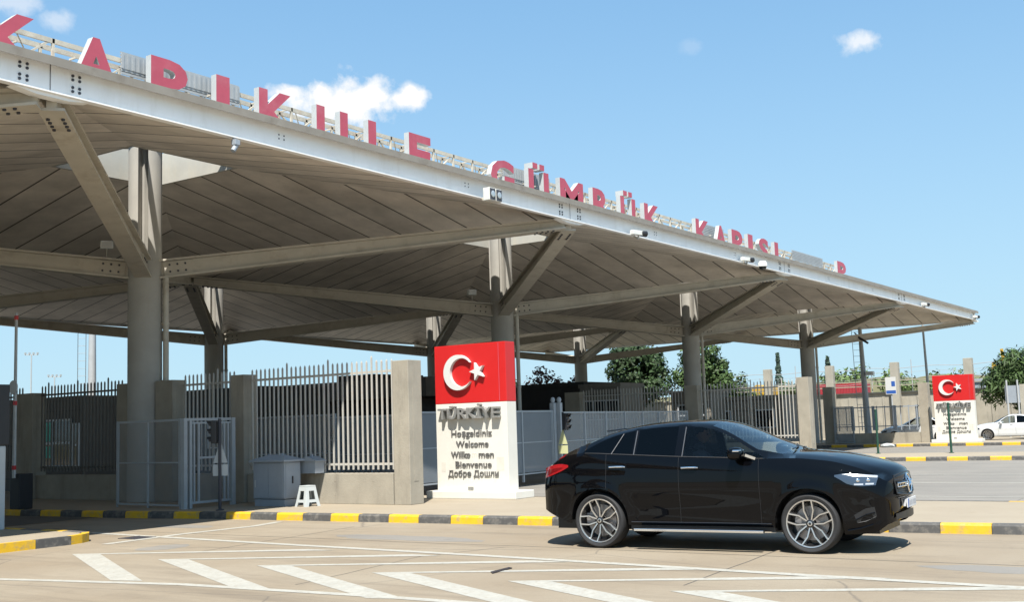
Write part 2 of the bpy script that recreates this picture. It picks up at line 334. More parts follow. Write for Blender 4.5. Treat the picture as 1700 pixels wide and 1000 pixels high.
def text_mesh(body, size=1.0, ext=0.05, off=0.0):
    c = bpy.data.curves.new('t', 'FONT'); c.body = body; c.size = size; c.extrude = ext; c.offset = off; c.resolution_u = 3; c.align_x = 'CENTER'
    o = bpy.data.objects.new('t', c); col.objects.link(o); dg = bpy.context.evaluated_depsgraph_get(); dg.update()
    me = bpy.data.meshes.new_from_object(o.evaluated_get(dg)); vs = [v.co.copy() for v in me.vertices]; fs = [tuple(p.vertices) for p in me.polygons]
    nz = [p.normal.z for p in me.polygons]
    bpy.data.objects.remove(o); bpy.data.curves.remove(c); bpy.data.meshes.remove(me)
    return vs, fs, nz

# ------------------------------------------------------------------ ground, kerbs, markings
g = MB(); g.add([(-900, -900, 0), (2600, -900, 0), (2600, 2600, 0), (-900, 2600, 0)], [(0, 1, 2, 3)]); struct('ground', g, 'field')
g = MB(); g.add([(-60, -60, .004), (64, -60, .004), (64, 90, .004), (-60, 90, .004)], [(0, 1, 2, 3)]); struct('road', g, 'road')
g = MB(); g.add([(22.0, -40, .008), (60.6, -40, .008), (60.6, 90, .008), (22.0, 90, .008)], [(0, 1, 2, 3)]); struct('far_road', g, 'road2')
g = MB(); g.add([(61, -40, .03), (120, -40, .03), (120, 60, .03), (61, 60, .03)], [(0, 1, 2, 3)]); struct('parking_ground', g, 'pave')
MT['road3'] = roadmat('shade_darkened_asphalt', (0.10, 0.09, 0.078), (0.13, 0.118, 0.10), (0.05, 0.046, 0.04), 0.8)  # darker sheet under the canopy, shade painted into the asphalt colour
g = MB(); g.add([(-20, 22.5, .0125), (75, 22.5, .0125), (75, 49, .0125), (-20, 49, .0125)], [(0, 1, 2, 3)]); struct('canopy_shade_sheet', g, 'road3')
def slab(name, poly, z=0.146):
    g = MB(); n = len(poly); vs = [(x, y, z) for x, y in poly] + [(x, y, 0.0) for x, y in poly]
    g.add(vs, [tuple(range(n))] + [(i, n + i, n + (i + 1) % n, (i + 1) % n) for i in range(n)]); return struct(name, g, 'pave')
K1 = [(18.6, -12), (17.36, 4.0), (17.0, 9.5), (16.62, 15.5), (16.44, 18.9), (16.1, 21.0), (15.75, 25.5), (15.6, 34), (15.6, 48)]
slab('pavement', [(x + .12, y) for x, y in K1] + [(21.75, 48), (21.75, -12)])
slab('pavement_middle', [(42.75, -12), (42.75, 42), (47.2, 42), (47.2, -12)])
slab('pavement_far', [(61.0, -12), (61.0, 42), (66, 42), (66, -12)])
KL = [(3.0, 17.42), (10.6, 17.42), (11.7, 17.43), (12.05, 17.52), (12.24, 17.74), (12.3, 18.2), (12.3, 20.5), (12.3, 30), (12.3, 44)]
slab('pavement_left', KL + [(3.0, 44)])
def kerb(name, pts, phase, period=1.435, duty=.49, w=.16, h=.15, flip=False):
    """kerb stones of alternating paint along a polyline; road side is on the left of the walking direction unless flip"""
    P = [Vector((x, y, 0)) for x, y in pts]; L = [0]
    for a, b in zip(P[:-1], P[1:]): L.append(L[-1] + (b - a).length)
    def at(s):
        s = min(max(s, 0), L[-1] - 1e-5)
        for i in range(len(P) - 1):
            if s <= L[i + 1]: t = (s - L[i]) / (L[i + 1] - L[i]); d = (P[i + 1] - P[i]).normalized(); return P[i].lerp(P[i + 1], t), d
    def nrm(s):
        d = (at(s - .25)[1] + at(s + .25)[1]).normalized(); n = Vector((-d.y, d.x, 0)); return -n if flip else n
    mb = MB(); s = phase - period * math.ceil(phase / period); k = 0
    prof = [(0.0, -.01), (-.012, h - .03), (-.035, h), (-w, h + .002), (-w, -.01)]
    while s < L[-1]:
        for a, b, mi in ((s, s + period * duty, 0), (s + period * duty, s + period, 1)):
            a = max(a, 0); b = min(b, L[-1])
            if b - a < .05: continue
            n = max(2, int((b - a) / .18)); ring = []
            for j in range(n + 1):
                q = a + .004 + (b - a - .008) * j / n; c = at(q)[0]; nn = nrm(q)
                ring.append([c + nn * o + Vector((0, 0, z)) for o, z in prof])
            vs = [v for r in ring for v in r]; m_ = len(prof)
            fs = [(j * m_ + i, (j + 1) * m_ + i, (j + 1) * m_ + i + 1, j * m_ + i + 1) for j in range(n) for i in range(m_ - 1)]
            fs += [tuple(range(m_)), tuple(n * m_ + i for i in range(m_))]
            mb.add(vs, fs, mi)
        s += period
    return struct(name, mb, ['yellow', 'kerbgrey'])
# walking from small Y to large Y the road (smaller X) is on the left
kerb('kerb_near', K1, 16.06 + 3.83 + .24)
kerb('kerb_left', KL, 7.98 + .75, period=1.30, duty=.5)
kerb('kerb_middle', [(43.2, -12), (42.6, 12), (42.3, 42)], 20.45, period=1.45, flip=False)
kerb('kerb_far', [(60.2, -12), (60.9, 19), (61.0, 42)], 25.3, period=1.75)
kerb('kerb_back', [(21.85, 16), (21.85, -12)], 11.6, period=2.4, duty=.3)
def strip(mb, pts, w, z=.012):
    for (x0, y0), (x1, y1) in zip(pts[:-1], pts[1:]):
        d = Vector((x1 - x0, y1 - y0)); d.normalize(); n = Vector((-d.y, d.x)) * w / 2
        mb.add([(x0 + n.x, y0 + n.y, z), (x0 - n.x, y0 - n.y, z), (x1 - n.x, y1 - n.y, z), (x1 + n.x, y1 + n.y, z)], [(0, 1, 2, 3)])
mk = MB()
strip(mk, [(8.2, 15.2), (8.63, 13.42), (9.1, 11.2), (9.3, 8.2), (9.4, 4), (9.5, -6)], .15, .008)
strip(mk, [(13.35, 19.0), (13.16, 16.2), (12.95, 13.0), (12.77, 9.42), (12.6, 7.2), (12.39, 4.35), (12.25, 1.5), (12.1, -6)], .17, .009)
strip(mk, [(11.99, 16.7), (13.72, 16.85), (15.3, 16.72), (16.2, 16.95)], .2, .0085)
for k in range(9):
    t = 15.66 - 2.06 * k; lx = 9.15 if k else 9.0
    z = .0072
    mk.add([(10.80, t + .2, z), (10.94, t - .32, z), (lx + .12, t - 3.72, z), (lx, t - 3.25, z)], [(0, 1, 2, 3)])
    mk.add([(10.80, t + .2, z + .0006), (10.94, t - .32, z + .0006), (12.58 - .02 * k, t - 3.66, z + .0006), (12.58 - .02 * k, t - 3.12, z + .0006)], [(0, 1, 2, 3)])
for x, w in ((29.4, .16), (33.2, .16), (24.6, .12)): strip(mk, [(x, -8), (x + .2, 16)], w, .012)
strip(mk, [(48.6, -8), (48.6, 40)], .15, .012); strip(mk, [(54.5, -8), (54.5, 40)], .15, .012)
struct('road_markings', mk, 'marking')
g = MB(); g.add([(5, 5, .018)], [])
dg_ = MB()
for i in range(7): dg_.box(.06 * i, .06 * i + .028, 0, .42, 0, .012)
dg_.box(-.03, .42, -.03, -.001, 0, .012); dg_.box(-.03, .42, .421, .45, 0, .012)
o = dg_.build('drain_grate', 'bolt'); o.location = (12.75, 16.9, .0045); tag(o, 'small slotted drain grate in the road near the corner of the left kerb', 'drain grate')
tf = MB(); tf.prism([(0, 0), (.5, .06), (.55, .14), (.1, .1)], 'z', 0, .012); o = tf.build('tyre_scrap', 'black'); o.location = (11.25, 8.15, .0045); tag(o, 'dark scrap of rubber lying between the white chevrons', 'scrap')
pt = MB(); rnd = random.Random(21)
def blob_sheet(cx, cy, rx, ry, z, n=22):
    pt.add([(cx + rx * math.cos(2 * math.pi * i / n) * rnd.uniform(.82, 1.1), cy + ry * math.sin(2 * math.pi * i / n) * rnd.uniform(.82, 1.1), z) for i in range(n)], [tuple(range(n))])
for cx, cy, rx, ry in ((14.4, 12.2, .35, 1.7), (15.5, 6.6, .22, 1.3), (13.6, 2.9, .3, .9), (12.0, 15.2, .5, .35), (14.9, 18.2, .3, .8)): blob_sheet(cx, cy, rx, ry, .0052)
struct('road_patch', pt, 'road2')
tl = MB()
def tar(pts, w):
    P = []
    for (a, b) in zip(pts[:-1], pts[1:]):
        for j in range(8): t = j / 8; P.append((a[0] + (b[0] - a[0]) * t + rnd.uniform(-.035, .035), a[1] + (b[1] - a[1]) * t + rnd.uniform(-.02, .02)))
    strip(tl, P, w, .0058)
tar([(13.75, 22), (13.9, 12), (14.0, 3), (14.1, -4)], .022); tar([(11.6, 14.0), (16.4, 14.6)], .018); tar([(11.2, 5.6), (17.0, 6.1)], .018); tar([(9.6, 9.8), (12.4, 10.2), (13.9, 9.7)], .014)
struct('crack_sealing', tl, 'tar')
# hills and far ground
def hill(name, pts, depth, m_, seed):
    rnd = random.Random(seed); mb = MB(); vs = []; n = len(pts)
    dense = []
    for (a, b) in zip(pts[:-1], pts[1:]):
        for j in range(8): t = j / 8; dense.append(tuple(a[i] + (b[i] - a[i]) * t for i in range(3)))
    dense.append(pts[-1]); n = len(dense)
    prof = [(-1, 0), (-.6, .45), (-.3, .8), (0, 1), (.5, .9), (1, 0)]
    for x, y, h in dense:
        d = Vector((x, y)).normalized(); hh = h * (1 + rnd.uniform(-.05, .05))
        for a, b in prof: vs.append((x + d.x * depth * a, y + d.y * depth * a, hh * b - .3))
    m = len(prof); mb.add(vs, [(i * m + j, (i + 1) * m + j, (i + 1) * m + j + 1, i * m + j + 1) for i in range(n - 1) for j in range(m - 1)])
    return struct(name, mb, m_, smooth=60)
hill('hills', [(190, 190, 3), (225, 130, 6), (247, 84, 9.8), (262, 60, 10.2), (285, 30, 10), (300, -30, 9), (300, -90, 5)], 45, 'field', 3)

# ------------------------------------------------------------------ canopy
X0, D, S, ZE, ZT, ZJ = 18.763, 24.511, 16.183, 7.50, 7.94, 6.12
EY = D - S / 2            # front edge
can = thing('border_gate_canopy', 'long pale steel canopy on round columns with branching struts and white edge beam', 'canopy', (0, 0, 0))
HA = 1.6; ZH = 8.88; HW = S / 2
def soffit(cx, cy):
    mb = MB()
    sq = [(-1, -1), (1, -1), (1, 1), (-1, 1)]
    outer = [(cx + a * HW, cy + b * HW, ZE) for a, b in sq]; inner = [(cx + a * HA, cy + b * HA, ZH) for a, b in sq]
    for i in range(4):
        j = (i + 1) % 4; mb.add([outer[i], outer[j], inner[j], inner[i]], [(0, 3, 2, 1)], 0 if i % 2 == 0 else 1)
    so_ = mb.build('soffit', ['soffit_x', 'soffit_y'], can, recalc=False)
    w = MB(); t = .08
    for i in range(4):
        j = (i + 1) % 4; (a, b), (c, d) = sq[i], sq[j]
        p = [(cx + a * HA, cy + b * HA), (cx + c * HA, cy + d * HA), (cx + c * (HA + t), cy + d * (HA + t)), (cx + a * (HA + t), cy + b * (HA + t))]
        w.prism(p, 'z', ZH - .02, 9.75)
    w.build('light_well', 'curbwhite', so_)
    c = MB(); c.prism([(cx + .56 * math.cos(i * math.pi / 12), cy + .56 * math.sin(i * math.pi / 12)) for i in range(24)], 'z', 9.56, 9.62)
    for a, b in sq: c.bar((cx + a * .3, cy + b * .3, 9.45), (cx + a * (HA - .02), cy + b * (HA - .02), 9.45), .12, .16)
    c.build('well_cap', 'steel', so_)
    rf = MB(); outer = [(cx + a * HW, cy + b * HW, ZT - .12) for a, b in sq]; inner = [(cx + a * (HA + t), cy + b * (HA + t), 9.3) for a, b in sq]
    for i in range(4):
        j = (i + 1) % 4; rf.add([outer[i], outer[j], inner[j], inner[i]], [(0, 1, 2, 3)])
    rf.build('roof', 'roof', can, recalc=False)
def ibeam(mb, p0, p1, w, h0, h1, mi=0):
    p0 = Vector(p0); p1 = Vector(p1); d = (p1 - p0).normalized(); sd = d.cross(Vector((0, 0, 1))).normalized(); u = sd.cross(d); t = .05
    mb.bar(p0, p1, .16, h0 - 2 * t - .004, mi, h2=h1 - 2 * t - .004, w2=.16)
    for s in (-1, 1):
        mb.bar(p0 + u * s * (h0 / 2 - t / 2), p1 + u * s * (h1 / 2 - t / 2), w, t, mi)
def column(cx, cy, pipe):
    mb = MB(); r = .43
    mb.lathe([(r + .004, .12), (r, 1.2), (r, ZJ + .28), (r * .2, ZJ + .285)], (cx, cy, 0), (0, 0, 1), 40)
    # above the joint: four quarter shafts with slots on the diagonals
    for q in range(4):
        a0 = math.pi / 2 * q - math.pi / 4 + .30; a1 = math.pi / 2 * q + math.pi / 4 - .30
        poly = [(cx + .10 * math.cos((a0 + a1) / 2), cy + .10 * math.sin((a0 + a1) / 2))] + [(cx + r * math.cos(a0 + (a1 - a0) * i / 8), cy + r * math.sin(a0 + (a1 - a0) * i / 8)) for i in range(9)]
        mb.prism(poly, 'z', ZJ + .26, 9.55)
    mb.box(cx - .13, cx + .13, cy - .13, cy + .13, ZJ + .2, 9.4)
    mb.lathe([(r + .012, ZJ + .24), (r + .012, ZJ + .29)], (cx, cy, 0), (0, 0, 1), 40)
    o = mb.build('column', 'column', can, smooth=30)
    if pipe:
        pb = MB(); px, py = cx + .3, cy - .46
        pb.tube((px, py, .15), (px, py, ZJ - .15), .075, 12)
        for z in (1.6, 3.2, 4.7): pb.lathe([(.075, z - .03), (.095, z - .03), (.095, z + .03), (.075, z + .03)], (px, py, 0), (0, 0, 1), 12)
        pb.bar((px - .02, py, 3.2), (cx + .2, cy - .3, 3.2), .03, .03); pb.bar((px - .02, py, 4.7), (cx + .2, cy - .3, 4.7), .03, .03)
        pb.build('downpipe', 'steel', o, smooth=30)
    return o
def strut(cx, cy, sx, sy):
    mb = MB(); q = 1 / math.sqrt(2)
    a = Vector((cx + sx * q * .36, cy + sy * q * .36, ZJ)); b = Vector((cx + sx * (HW - .12), cy + sy * (HW - .12), ZE - .16))
    ibeam(mb, a, b, .42, .50, .30)
    d = (b - a).normalized(); sd = d.cross(Vector((0, 0, 1))).normalized(); u = sd.cross(d)
    for c0 in (.12,):
        for s in (-1, 1):
            p = a + d * c0 + sd * s * .10; mb.bar(p, p + d * .75, .03, .36)
    bb = mb
    for s in (-1, 1):
        for i in range(3):
            for z in (-.09, .09):
                p = a + d * (.28 + .2 * i) + u * z; bb.tube(p + sd * s * .115, p + sd * s * .14, .028, 8, 1)
    for s in (-1, 1):                                # bolts through the lower flange at the tip
        for i in range(4):
            p = b - d * (.35 + .16 * i) + sd * s * .12 - u * .155; bb.tube(p, p - u * .03, .032, 8, 1)
    mb.build('strut', ['steel', 'bolt'], can)
for row in range(2):
    for k in range(-2, 4):  # leftmost bay is unseen, added to deepen the shade at the left
        cx, cy = X0 + k * S, D + row * S
        soffit(cx, cy)
        column(cx, cy, row == 0 or k in (1, 2))
        for sx in (-1, 1):
            for sy in (-1, 1): strut(cx, cy, sx, sy)
XA, XB, YB = X0 - 2.5 * S, X0 + 3.5 * S, D + 1.5 * S
def fascia(p0, p1, n, extra=None):
    """channel section edge beam; n = outward normal"""
    mb = MB(); p0 = Vector((*p0, 0)); p1 = Vector((*p1, 0)); n = Vector((*n, 0)); Z = lambda z: Vector((0, 0, z)); zm = (7.42 + ZT) / 2
    mb.bar(p0 + n * .01 + Z(zm), p1 + n * .01 + Z(zm), .02, ZT - 7.42 - .03)
    mb.bar(p0 + n * .085 + Z(7.425), p1 + n * .085 + Z(7.425), .15, .024)
    if extra: extra(mb)
    o = mb.build('edge_beam', ['fascia', 'bolt'], can)
    c = MB(); c.bar(p0 - n * .02 + Z(ZT + .01), p1 - n * .02 + Z(ZT + .01), .50, .05); c.bar(p0 + n * .224 + Z(ZT - .03), p1 + n * .224 + Z(ZT - .03), .012, .12)
    c.bar(p0 + n * .20 + Z(ZT + .05), p1 + n * .20 + Z(ZT + .05), .035, .03)
    c.build('coping', 'coping', o)
    return o, n
def beam_bolts(bb):
    for k in range(5):
        xn = X0 + (k - .5) * S
        for q in (-1, 1):
            for i in (0, 1):
                for z in (7.56, 7.63, 7.76, 7.83):
                    x = xn + q * .48 + i * .13 - .065; bb.tube((x, EY - .02, z), (x, EY - .036, z), .026, 8, 1)
        bb.box(xn - .006, xn + .006, EY - .026, EY - .0215, 7.45, 7.97, 1)
    for k in range(-1, 4):
        for dx in (-3.0, 3.2):
            for a in (0, .14):
                for z in (7.66, 7.74): bb.tube((X0 + k * S + dx + a, EY - .02, z), (X0 + k * S + dx + a, EY - .03, z), .016, 6, 1)
fascia((XA, EY), (XB, EY), (0, -1), beam_bolts); fascia((XB, EY), (XB, YB), (1, 0)); fascia((XB, YB), (XA, YB), (0, 1)); fascia((XA, YB), (XA, EY), (-1, 0))
# stiffeners under the lower flange at the nodes
for k in range(5):
    xn = X0 + (k - .5) * S; sb = MB(); sb.prism([(xn - .7, 7.41), (xn + .7, 7.41), (xn + .3, 7.35), (xn - .3, 7.35)], 'y', EY - .10, EY + .1); sb.build('node_plate', 'fascia', can)

# ------------------------------------------------------------------ letters on the roof
sgn = thing('roof_letter_sign', 'row of faded red block letters on a lattice frame along the canopy roof edge', 'sign', (0, 0, 0))
YL = 17.0; LETS = [('K', 9.86, 10.86), ('A', 11.50, 12.44), ('P', 13.13, 13.98), ('I', 14.68, 15.02), ('K', 15.80, 16.80), ('U', 17.46, 18.45), ('L', 19.13, 19.9), ('E', 20.58, 21.42),
        ('G', 23.93, 25.02), ('Ü', 25.72, 26.75), ('M', 27.35, 28.64), ('R', 29.2, 30.22), ('Ü', 30.9, 31.88), ('K', 32.48, 33.58), ('K', 36.32, 37.48), ('A', 37.92, 38.95), ('P', 39.42, 40.42), ('I', 40.95, 41.42),
        ('S', 42.02, 43.02), ('I', 43.66, 44.06), ('P', 51.3, 52.5)]
for ch, xa, xb in LETS:
    base = {'Ü': 'U'}.get(ch, ch)
    vs, fs, nz = text_mesh(base, 1.0, .5, .035)
    xs = [v.x for v in vs]; ys = [v.y for v in vs]; w = max(xs) - min(xs); h = max(ys) - min(ys)
    mb = MB(); top = 8.86; H = .92
    P = [(xa + (v.x - min(xs)) / w * (xb - xa), YL + .075 - v.z * .15, top - H + (v.y - min(ys)) / h * H) for v in vs]
    for f, q in zip(fs, nz): mb.add([P[i] for i in f], [tuple(range(len(f)))], 0 if q > .5 else 1)
    if ch == 'Ü':
        for c in (.33, .67):
            x = xa + (xb - xa) * c; o = len(mb.v); mb.box(x - .12, x + .12, YL, YL + .28, top + .04, top + .20, 1); mb.add([(x - .12, YL - .003, top + .04), (x + .12, YL - .003, top + .04), (x + .12, YL - .003, top + .20), (x - .12, YL - .003, top + .20)], [(0, 1, 2, 3)], 0)
    bm_ = mb.build('letter', ['letter_red', 'letter_side'], sgn, recalc=False)
fr = MB(); rnd = random.Random(5)
xa, xb = 4.0, 53.0
for y in (YL + .42, YL + .80):
    for z, q in ((8.12, .045), (8.42, .04), (8.74, .085)): fr.bar((xa, y, z), (xb, y, z), .045, q)
x = xa; i = 0
while x < xb:
    for y in (YL + .42, YL + .80): fr.bar((x, y, 7.9), (x, y, 8.78), .045, .045)
    for z in (8.14, 8.76): fr.bar((x, YL + .42, z), (x, YL + .80, z), .025, .025)
    if i % 2 == 0:
        fr.bar((x, YL + .42, 8.14), (x + .8, YL + .42, 8.76), .034, .034); fr.bar((x + .8, YL + .8, 8.14), (x, YL + .80, 8.76), .034, .034)
        fr.bar((x + .1, YL + .42, 8.76), (x + .75, YL + .8, 8.2), .018, .018)
    x += .82; i += 1
for ch, a, b in LETS:
    for q in (.25, .75):
        fr.bar((a + (b - a) * q, YL + .27, 8.5), (a + (b - a) * q, YL + .45, 8.5), .03, .03)
fr.build('lattice_frame', 'frame_rust', sgn)
for a, b, sheet in ((12.75, 15.6, True), (25.0, 27.3, True), (37.3, 39.5, False), (46.6, 50.4, False)):
    pb = MB(); z = 8.06
    while z < 8.90:
        n = 1 if rnd.random() > .12 or z > 8.5 else 0
        if n: pb.bar((a, YL + .37, z), (b, YL + .37, z), .02, .045); pb.bar((a, YL + .40, z + .03), (b, YL + .40, z + .03), .012, .03)
        z += .062
    if sheet: pb.box(a, b, YL + .352, YL + .358, 8.58, 8.86)
    for q in (np.arange(a, b, .12) if sheet else ()): pb.box(q, q + .05, YL + .342, YL + .351, 8.58, 8.86)
    pb.build('louvre_panel', 'galv', sgn)

# ------------------------------------------------------------------ welcome signs
def face_text(mb, body, yc, z0, cap, width, xf, depth, mi=0, off=.012, skip=None):
    """lettering standing on the plane x = xf, facing -x, centred on yc, baseline z0"""
    vs, fs, nz = text_mesh(body, 1.0, .5, off)
    rv, rf, _ = text_mesh('H', 1.0, .0, off); hh = max(v.y for v in rv) - min(v.y for v in rv)
    w = max(v.x for v in vs) - min(v.x for v in vs); xm = (max(v.x for v in vs) + min(v.x for v in vs)) / 2
    mb.add([(xf - depth * (.5 + v.z), yc - (v.x - xm) / w * width, z0 + v.y / hh * cap) for v in vs], fs, mi)
def welcome_sign(label):
    r = thing('welcome_sign', label, 'sign', (20.97, 14.66, .146), 0, 'welcome signs on the traffic islands'); W = 2.03
    b = MB(); b.box(-.16, .58, -.28, W + .22, 0, .17, bev=.015); b.build('plinth', 'signwhite', r)
    b = MB(); b.box(0, .37, 0, W, .172, 2.17, bev=.006)
    for y, z, w, h in ((.12, .63, .2, .3), (1.78, .60, .12, .22)): b.box(-.003, -.001, y, y + w, z, z + h, 1)
    body = b.build('panel', ['signwhite', 'ghost'], r)
    b = MB(); b.box(-.004, .374, -.004, W + .004, 2.173, 3.53, bev=.012); red = b.build('flag_panel', 'signred', r)
    b = MB(); b.box(-.010, -.006, .178, .190, 2.19, 3.51); b.build('trim_line', 'letter_red', red)
    yc, zc = 15.96 - 14.66, 3.03 - .146
    R0, R1, of = .41, .327, .104; n = 48; pts = []
    xi = (R0 * R0 - R1 * R1 + of * of) / (2 * of); a0 = math.acos(xi / R0); a1 = math.acos((xi - of) / R1)
    out_ = [(R0 * math.cos(a0 + (2 * math.pi - 2 * a0) * i / n), R0 * math.sin(a0 + (2 * math.pi - 2 * a0) * i / n)) for i in range(n + 1)]
    inn = [(of + R1 * math.cos(a1 + (2 * math.pi - 2 * a1) * i / n), R1 * math.sin(a1 + (2 * math.pi - 2 * a1) * i / n)) for i in range(n + 1)]
    def plate(A, B, name, x0, x1, closed=False):
        mb = MB(); m_ = len(A); vs = [(x, yc - u, zc + v) for x in (x1, x0) for L_ in (A, B) for u, v in L_]; q = range(m_ if closed else m_ - 1); f = []
        for i in q:
            j = (i + 1) % m_; f += [(i, j, m_ + j, m_ + i), (i, 2 * m_ + i, 2 * m_ + j, j)]
            if not closed: f.append((m_ + i, m_ + j, 3 * m_ + j, 3 * m_ + i))
        mb.add(vs, f); return mb.build(name, 'emblem', red)
    plate(out_, inn, 'crescent', -.006, -.09)
    st = []
    for i in range(10):
        a = math.pi + math.pi * i / 5; q = .215 if i % 2 == 0 else .085; st.append((.55 + q * math.cos(a), q * math.sin(a)))
    plate(st, [(.55, 0)] * 10, 'star', -.006, -.09, True)
    o = 14.66; zb = .146
    b = MB(); face_text(b, 'TÜRKİYE', 15.68 - o, 1.965 - zb, .25, 1.72, -.001, .13, off=.022); b.build('lettering', 'lettergrey', body)
    for txt, ya, yb, zc_, in (('Hoşgeldiniz', 16.24, 15.09, 1.635), ('Welcome', 16.11, 15.19, 1.39), ('Bienvenue', 16.14, 15.12, .925), ('Добре Дошли', 16.36, 14.93, .715)):
        b = MB(); face_text(b, txt, (ya + yb) / 2 - o, zc_ - .07 - zb, .135, ya - yb, -.001, .022, off=.005); b.build('lettering', 'letterdark', body)
    b = MB(); face_text(b, 'Willko', 15.985 - o, 1.15 - .07 - zb, .135, .55, -.001, .022); face_text(b, 'men', 15.26 - o, 1.15 - .07 - zb, .135, .42, -.001, .022); b.build('lettering', 'letterdark', body)
    b = MB(); face_text(b, 'm', 15.60 - o, 1.15 - .07 - zb, .135, .15, -.0005, .002); b.build('letter_mark', 'ghost', body)
    b = MB(); b.box(-.012, 0, .99, 1.14, .18, .26); b.build('plaque', 'lettergrey', body)
    return r
ws = welcome_sign('large red and white welcome sign behind the black car, right of the sunlit end pier')
dup(ws, 'distant red and white welcome sign standing in front of the white parked cars', (62.4, 13.95, .146))

# ------------------------------------------------------------------ piers, low walls, picket fences
def pier_mesh(w, d, h):
    mb = MB(); mb.box(0, w, 0, d, 0, h, bev=.012); mb.box(w * .3, w * .62, -.006, .004, .5, h - .25); return mb
def pier(x, y, w, d, h, label, group='concrete fence piers', m='concrete', z=.146):
    o = pier_mesh(w, d, h).build('concrete_pier', m); o.location = (x, y, z); return tag(o, label, 'pier', group)
pier(18.95, 15.83, .45, .45, 3.12, 'sunlit beige concrete pier left of the large welcome sign')
pier(18.85, 20.90, .45, .45, 3.06, 'shaded beige pier at the right post of the mesh gate')
pier(18.72, 23.36, .45, .68, 3.05, 'shaded pier touching the right side of the nearest round column')
pier(18.80, 24.98, .45, .75, 3.05, 'shaded pier touching the left side of the nearest round column')
pier(18.80, 29.55, .45, .78, 2.98, 'shaded pier at the far left next to the raised barrier arm')
def low_wall(x, y0, y1, h, label, m='concrete', t=.3):
    mb = MB(); mb.box(0, t, 0, y1 - y0, 0, h, bev=.012)
    n = max(2, int((y1 - y0) / 1.1))
    for i in range(n):
        for z in (.2, h - .17):
            yy = (i + .5) * (y1 - y0) / n; mb.tube((-.004, yy, z), (.01, yy, z), .018, 8)
    o = mb.build('low_wall', m); o.location = (x, y0, .146); return tag(o, label, 'wall', 'low concrete walls under the fences')
low_wall(18.93, 16.30, 20.88, .68, 'low concrete wall, half sunlit, behind the white stool')
low_wall(18.95, 21.37, 23.34, .68, 'low shaded concrete wall behind the mesh gate panel')
low_wall(18.93, 25.75, 29.53, .66, 'low shaded concrete wall left of the nearest column, below the booth window')
def fence(x, y0, y1, label, zb=.9, zr0=1.02, zr1=3.06, zt=3.33, sp=.1475, w=.032, m='picket', group='picket fences between the piers', tall=9):
    r = thing('picket_fence', label, 'fence', (x, y0, 0), 0, group)
    L = y1 - y0; p = MB(); n = int(L / sp)
    for i in range(n):
        y = (i + .5) * L / n; h = zt + (.10 if i % tall == 4 else 0)
        p.box(-w / 2, w / 2, y - w / 2, y + w / 2, zb, h - .05); p.add([(-w / 2, y - w / 2, h - .05), (w / 2, y - w / 2, h - .05), (w / 2, y + w / 2, h - .05), (-w / 2, y + w / 2, h - .05), (0, y, h)], [(0, 1, 4), (1, 2, 4), (2, 3, 4), (3, 0, 4)])
    p.build('pickets', m, r)
    for z in (zr0, zr1):
        b = MB(); b.box(w / 2 + .002, w / 2 + .045, 0, L, z - .025, z + .025); b.build('rail', m, r)
    b = MB(); b.box(w / 2 + .05, w / 2 + .09, L * .48, L * .48 + .04, .8, zr1); b.build('post', m, r)
    return r
fence(19.05, 16.30, 20.88, 'cream picket fence, half sunlit, between the white stool and the large welcome sign')
fence(19.05, 21.37, 23.34, 'cream picket fence in shade directly behind the mesh gate')
fence(19.05, 25.75, 29.53, 'picket fence in shade left of the nearest column in front of the booth window', m='picketshaded')
fence(19.05, 30.35, 34.8, 'picket fence in deep shade at the far left behind the barrier arm', m='picketshaded')

# second island fence
XF = 44.6
pier(XF, 16.28, .5, .5, 3.2, 'sunlit concrete pier behind the bonnet of the black car')
pier(XF, 21.2, .5, .6, 3.1, 'shaded concrete pier beside the third round column, above the roof of the car')
pier(XF, 27.1, .5, .8, 3.05, 'shaded concrete pier in front of the low booth with the window row')
fence(XF + .2, 16.8, 21.18, 'cream picket fence beyond the windscreen of the black car', zr0=1.0, zr1=3.0, zt=3.28)
fence(XF + .2, 21.82, 27.08, 'dim picket fence in shade beneath the big tree', zr0=1.0, zr1=3.0, zt=3.28)
low_wall(XF + .1, 16.8, 21.2, .6, 'low concrete wall hidden mostly behind the black car roof')
# third island: wall with thin blue bars
XT = 63.3
pier(XT, 16.5, .5, .5, 3.22, 'sunlit concrete pier just left of the distant welcome sign')
pier(XT, 21.75, .5, .55, 3.22, 'dark shaded pier behind the rightmost round column')
pier(73.0, 13.0, .8, .7, 3.1, 'stubby concrete pier right of the distant welcome sign', m='concdark')
low_wall(XT + .05, 17.0, 21.75, .56, 'low concrete wall half in shade between the two farthest fence piers')
def barfence(x, y0, y1, label):
    r = thing('bar_fence', label, 'fence', (x, y0, 0), 0); L = y1 - y0; p = MB(); n = int(L / .42)
    for i in range(n): y = (i + .5) * L / n; p.box(-.02, .02, y - .02, y + .02, .85, 2.2)
    p.build('bars', 'cabinet', r); b = MB(); b.box(.022, .06, 0, L, 2.1, 2.16); b.box(.022, .06, 0, L, 1.05, 1.1); b.box(.03, .05, L - .04, L, 1.1, 2.1); b.box(.03, .05, 0, .04, 1.1, 2.1); b.build('rail_frame', 'cabinet', r)
    q = MB()
    for i in range(4): y = L * (i + .2) / 4; q.box(.065, .15, y - .07, y + .07, .85, 2.2)
    q.build('posts', 'cabinet', r)
barfence(XT + .2, 16.98, 21.73, 'thin blue grey bar fence on the low wall left of the distant welcome sign')

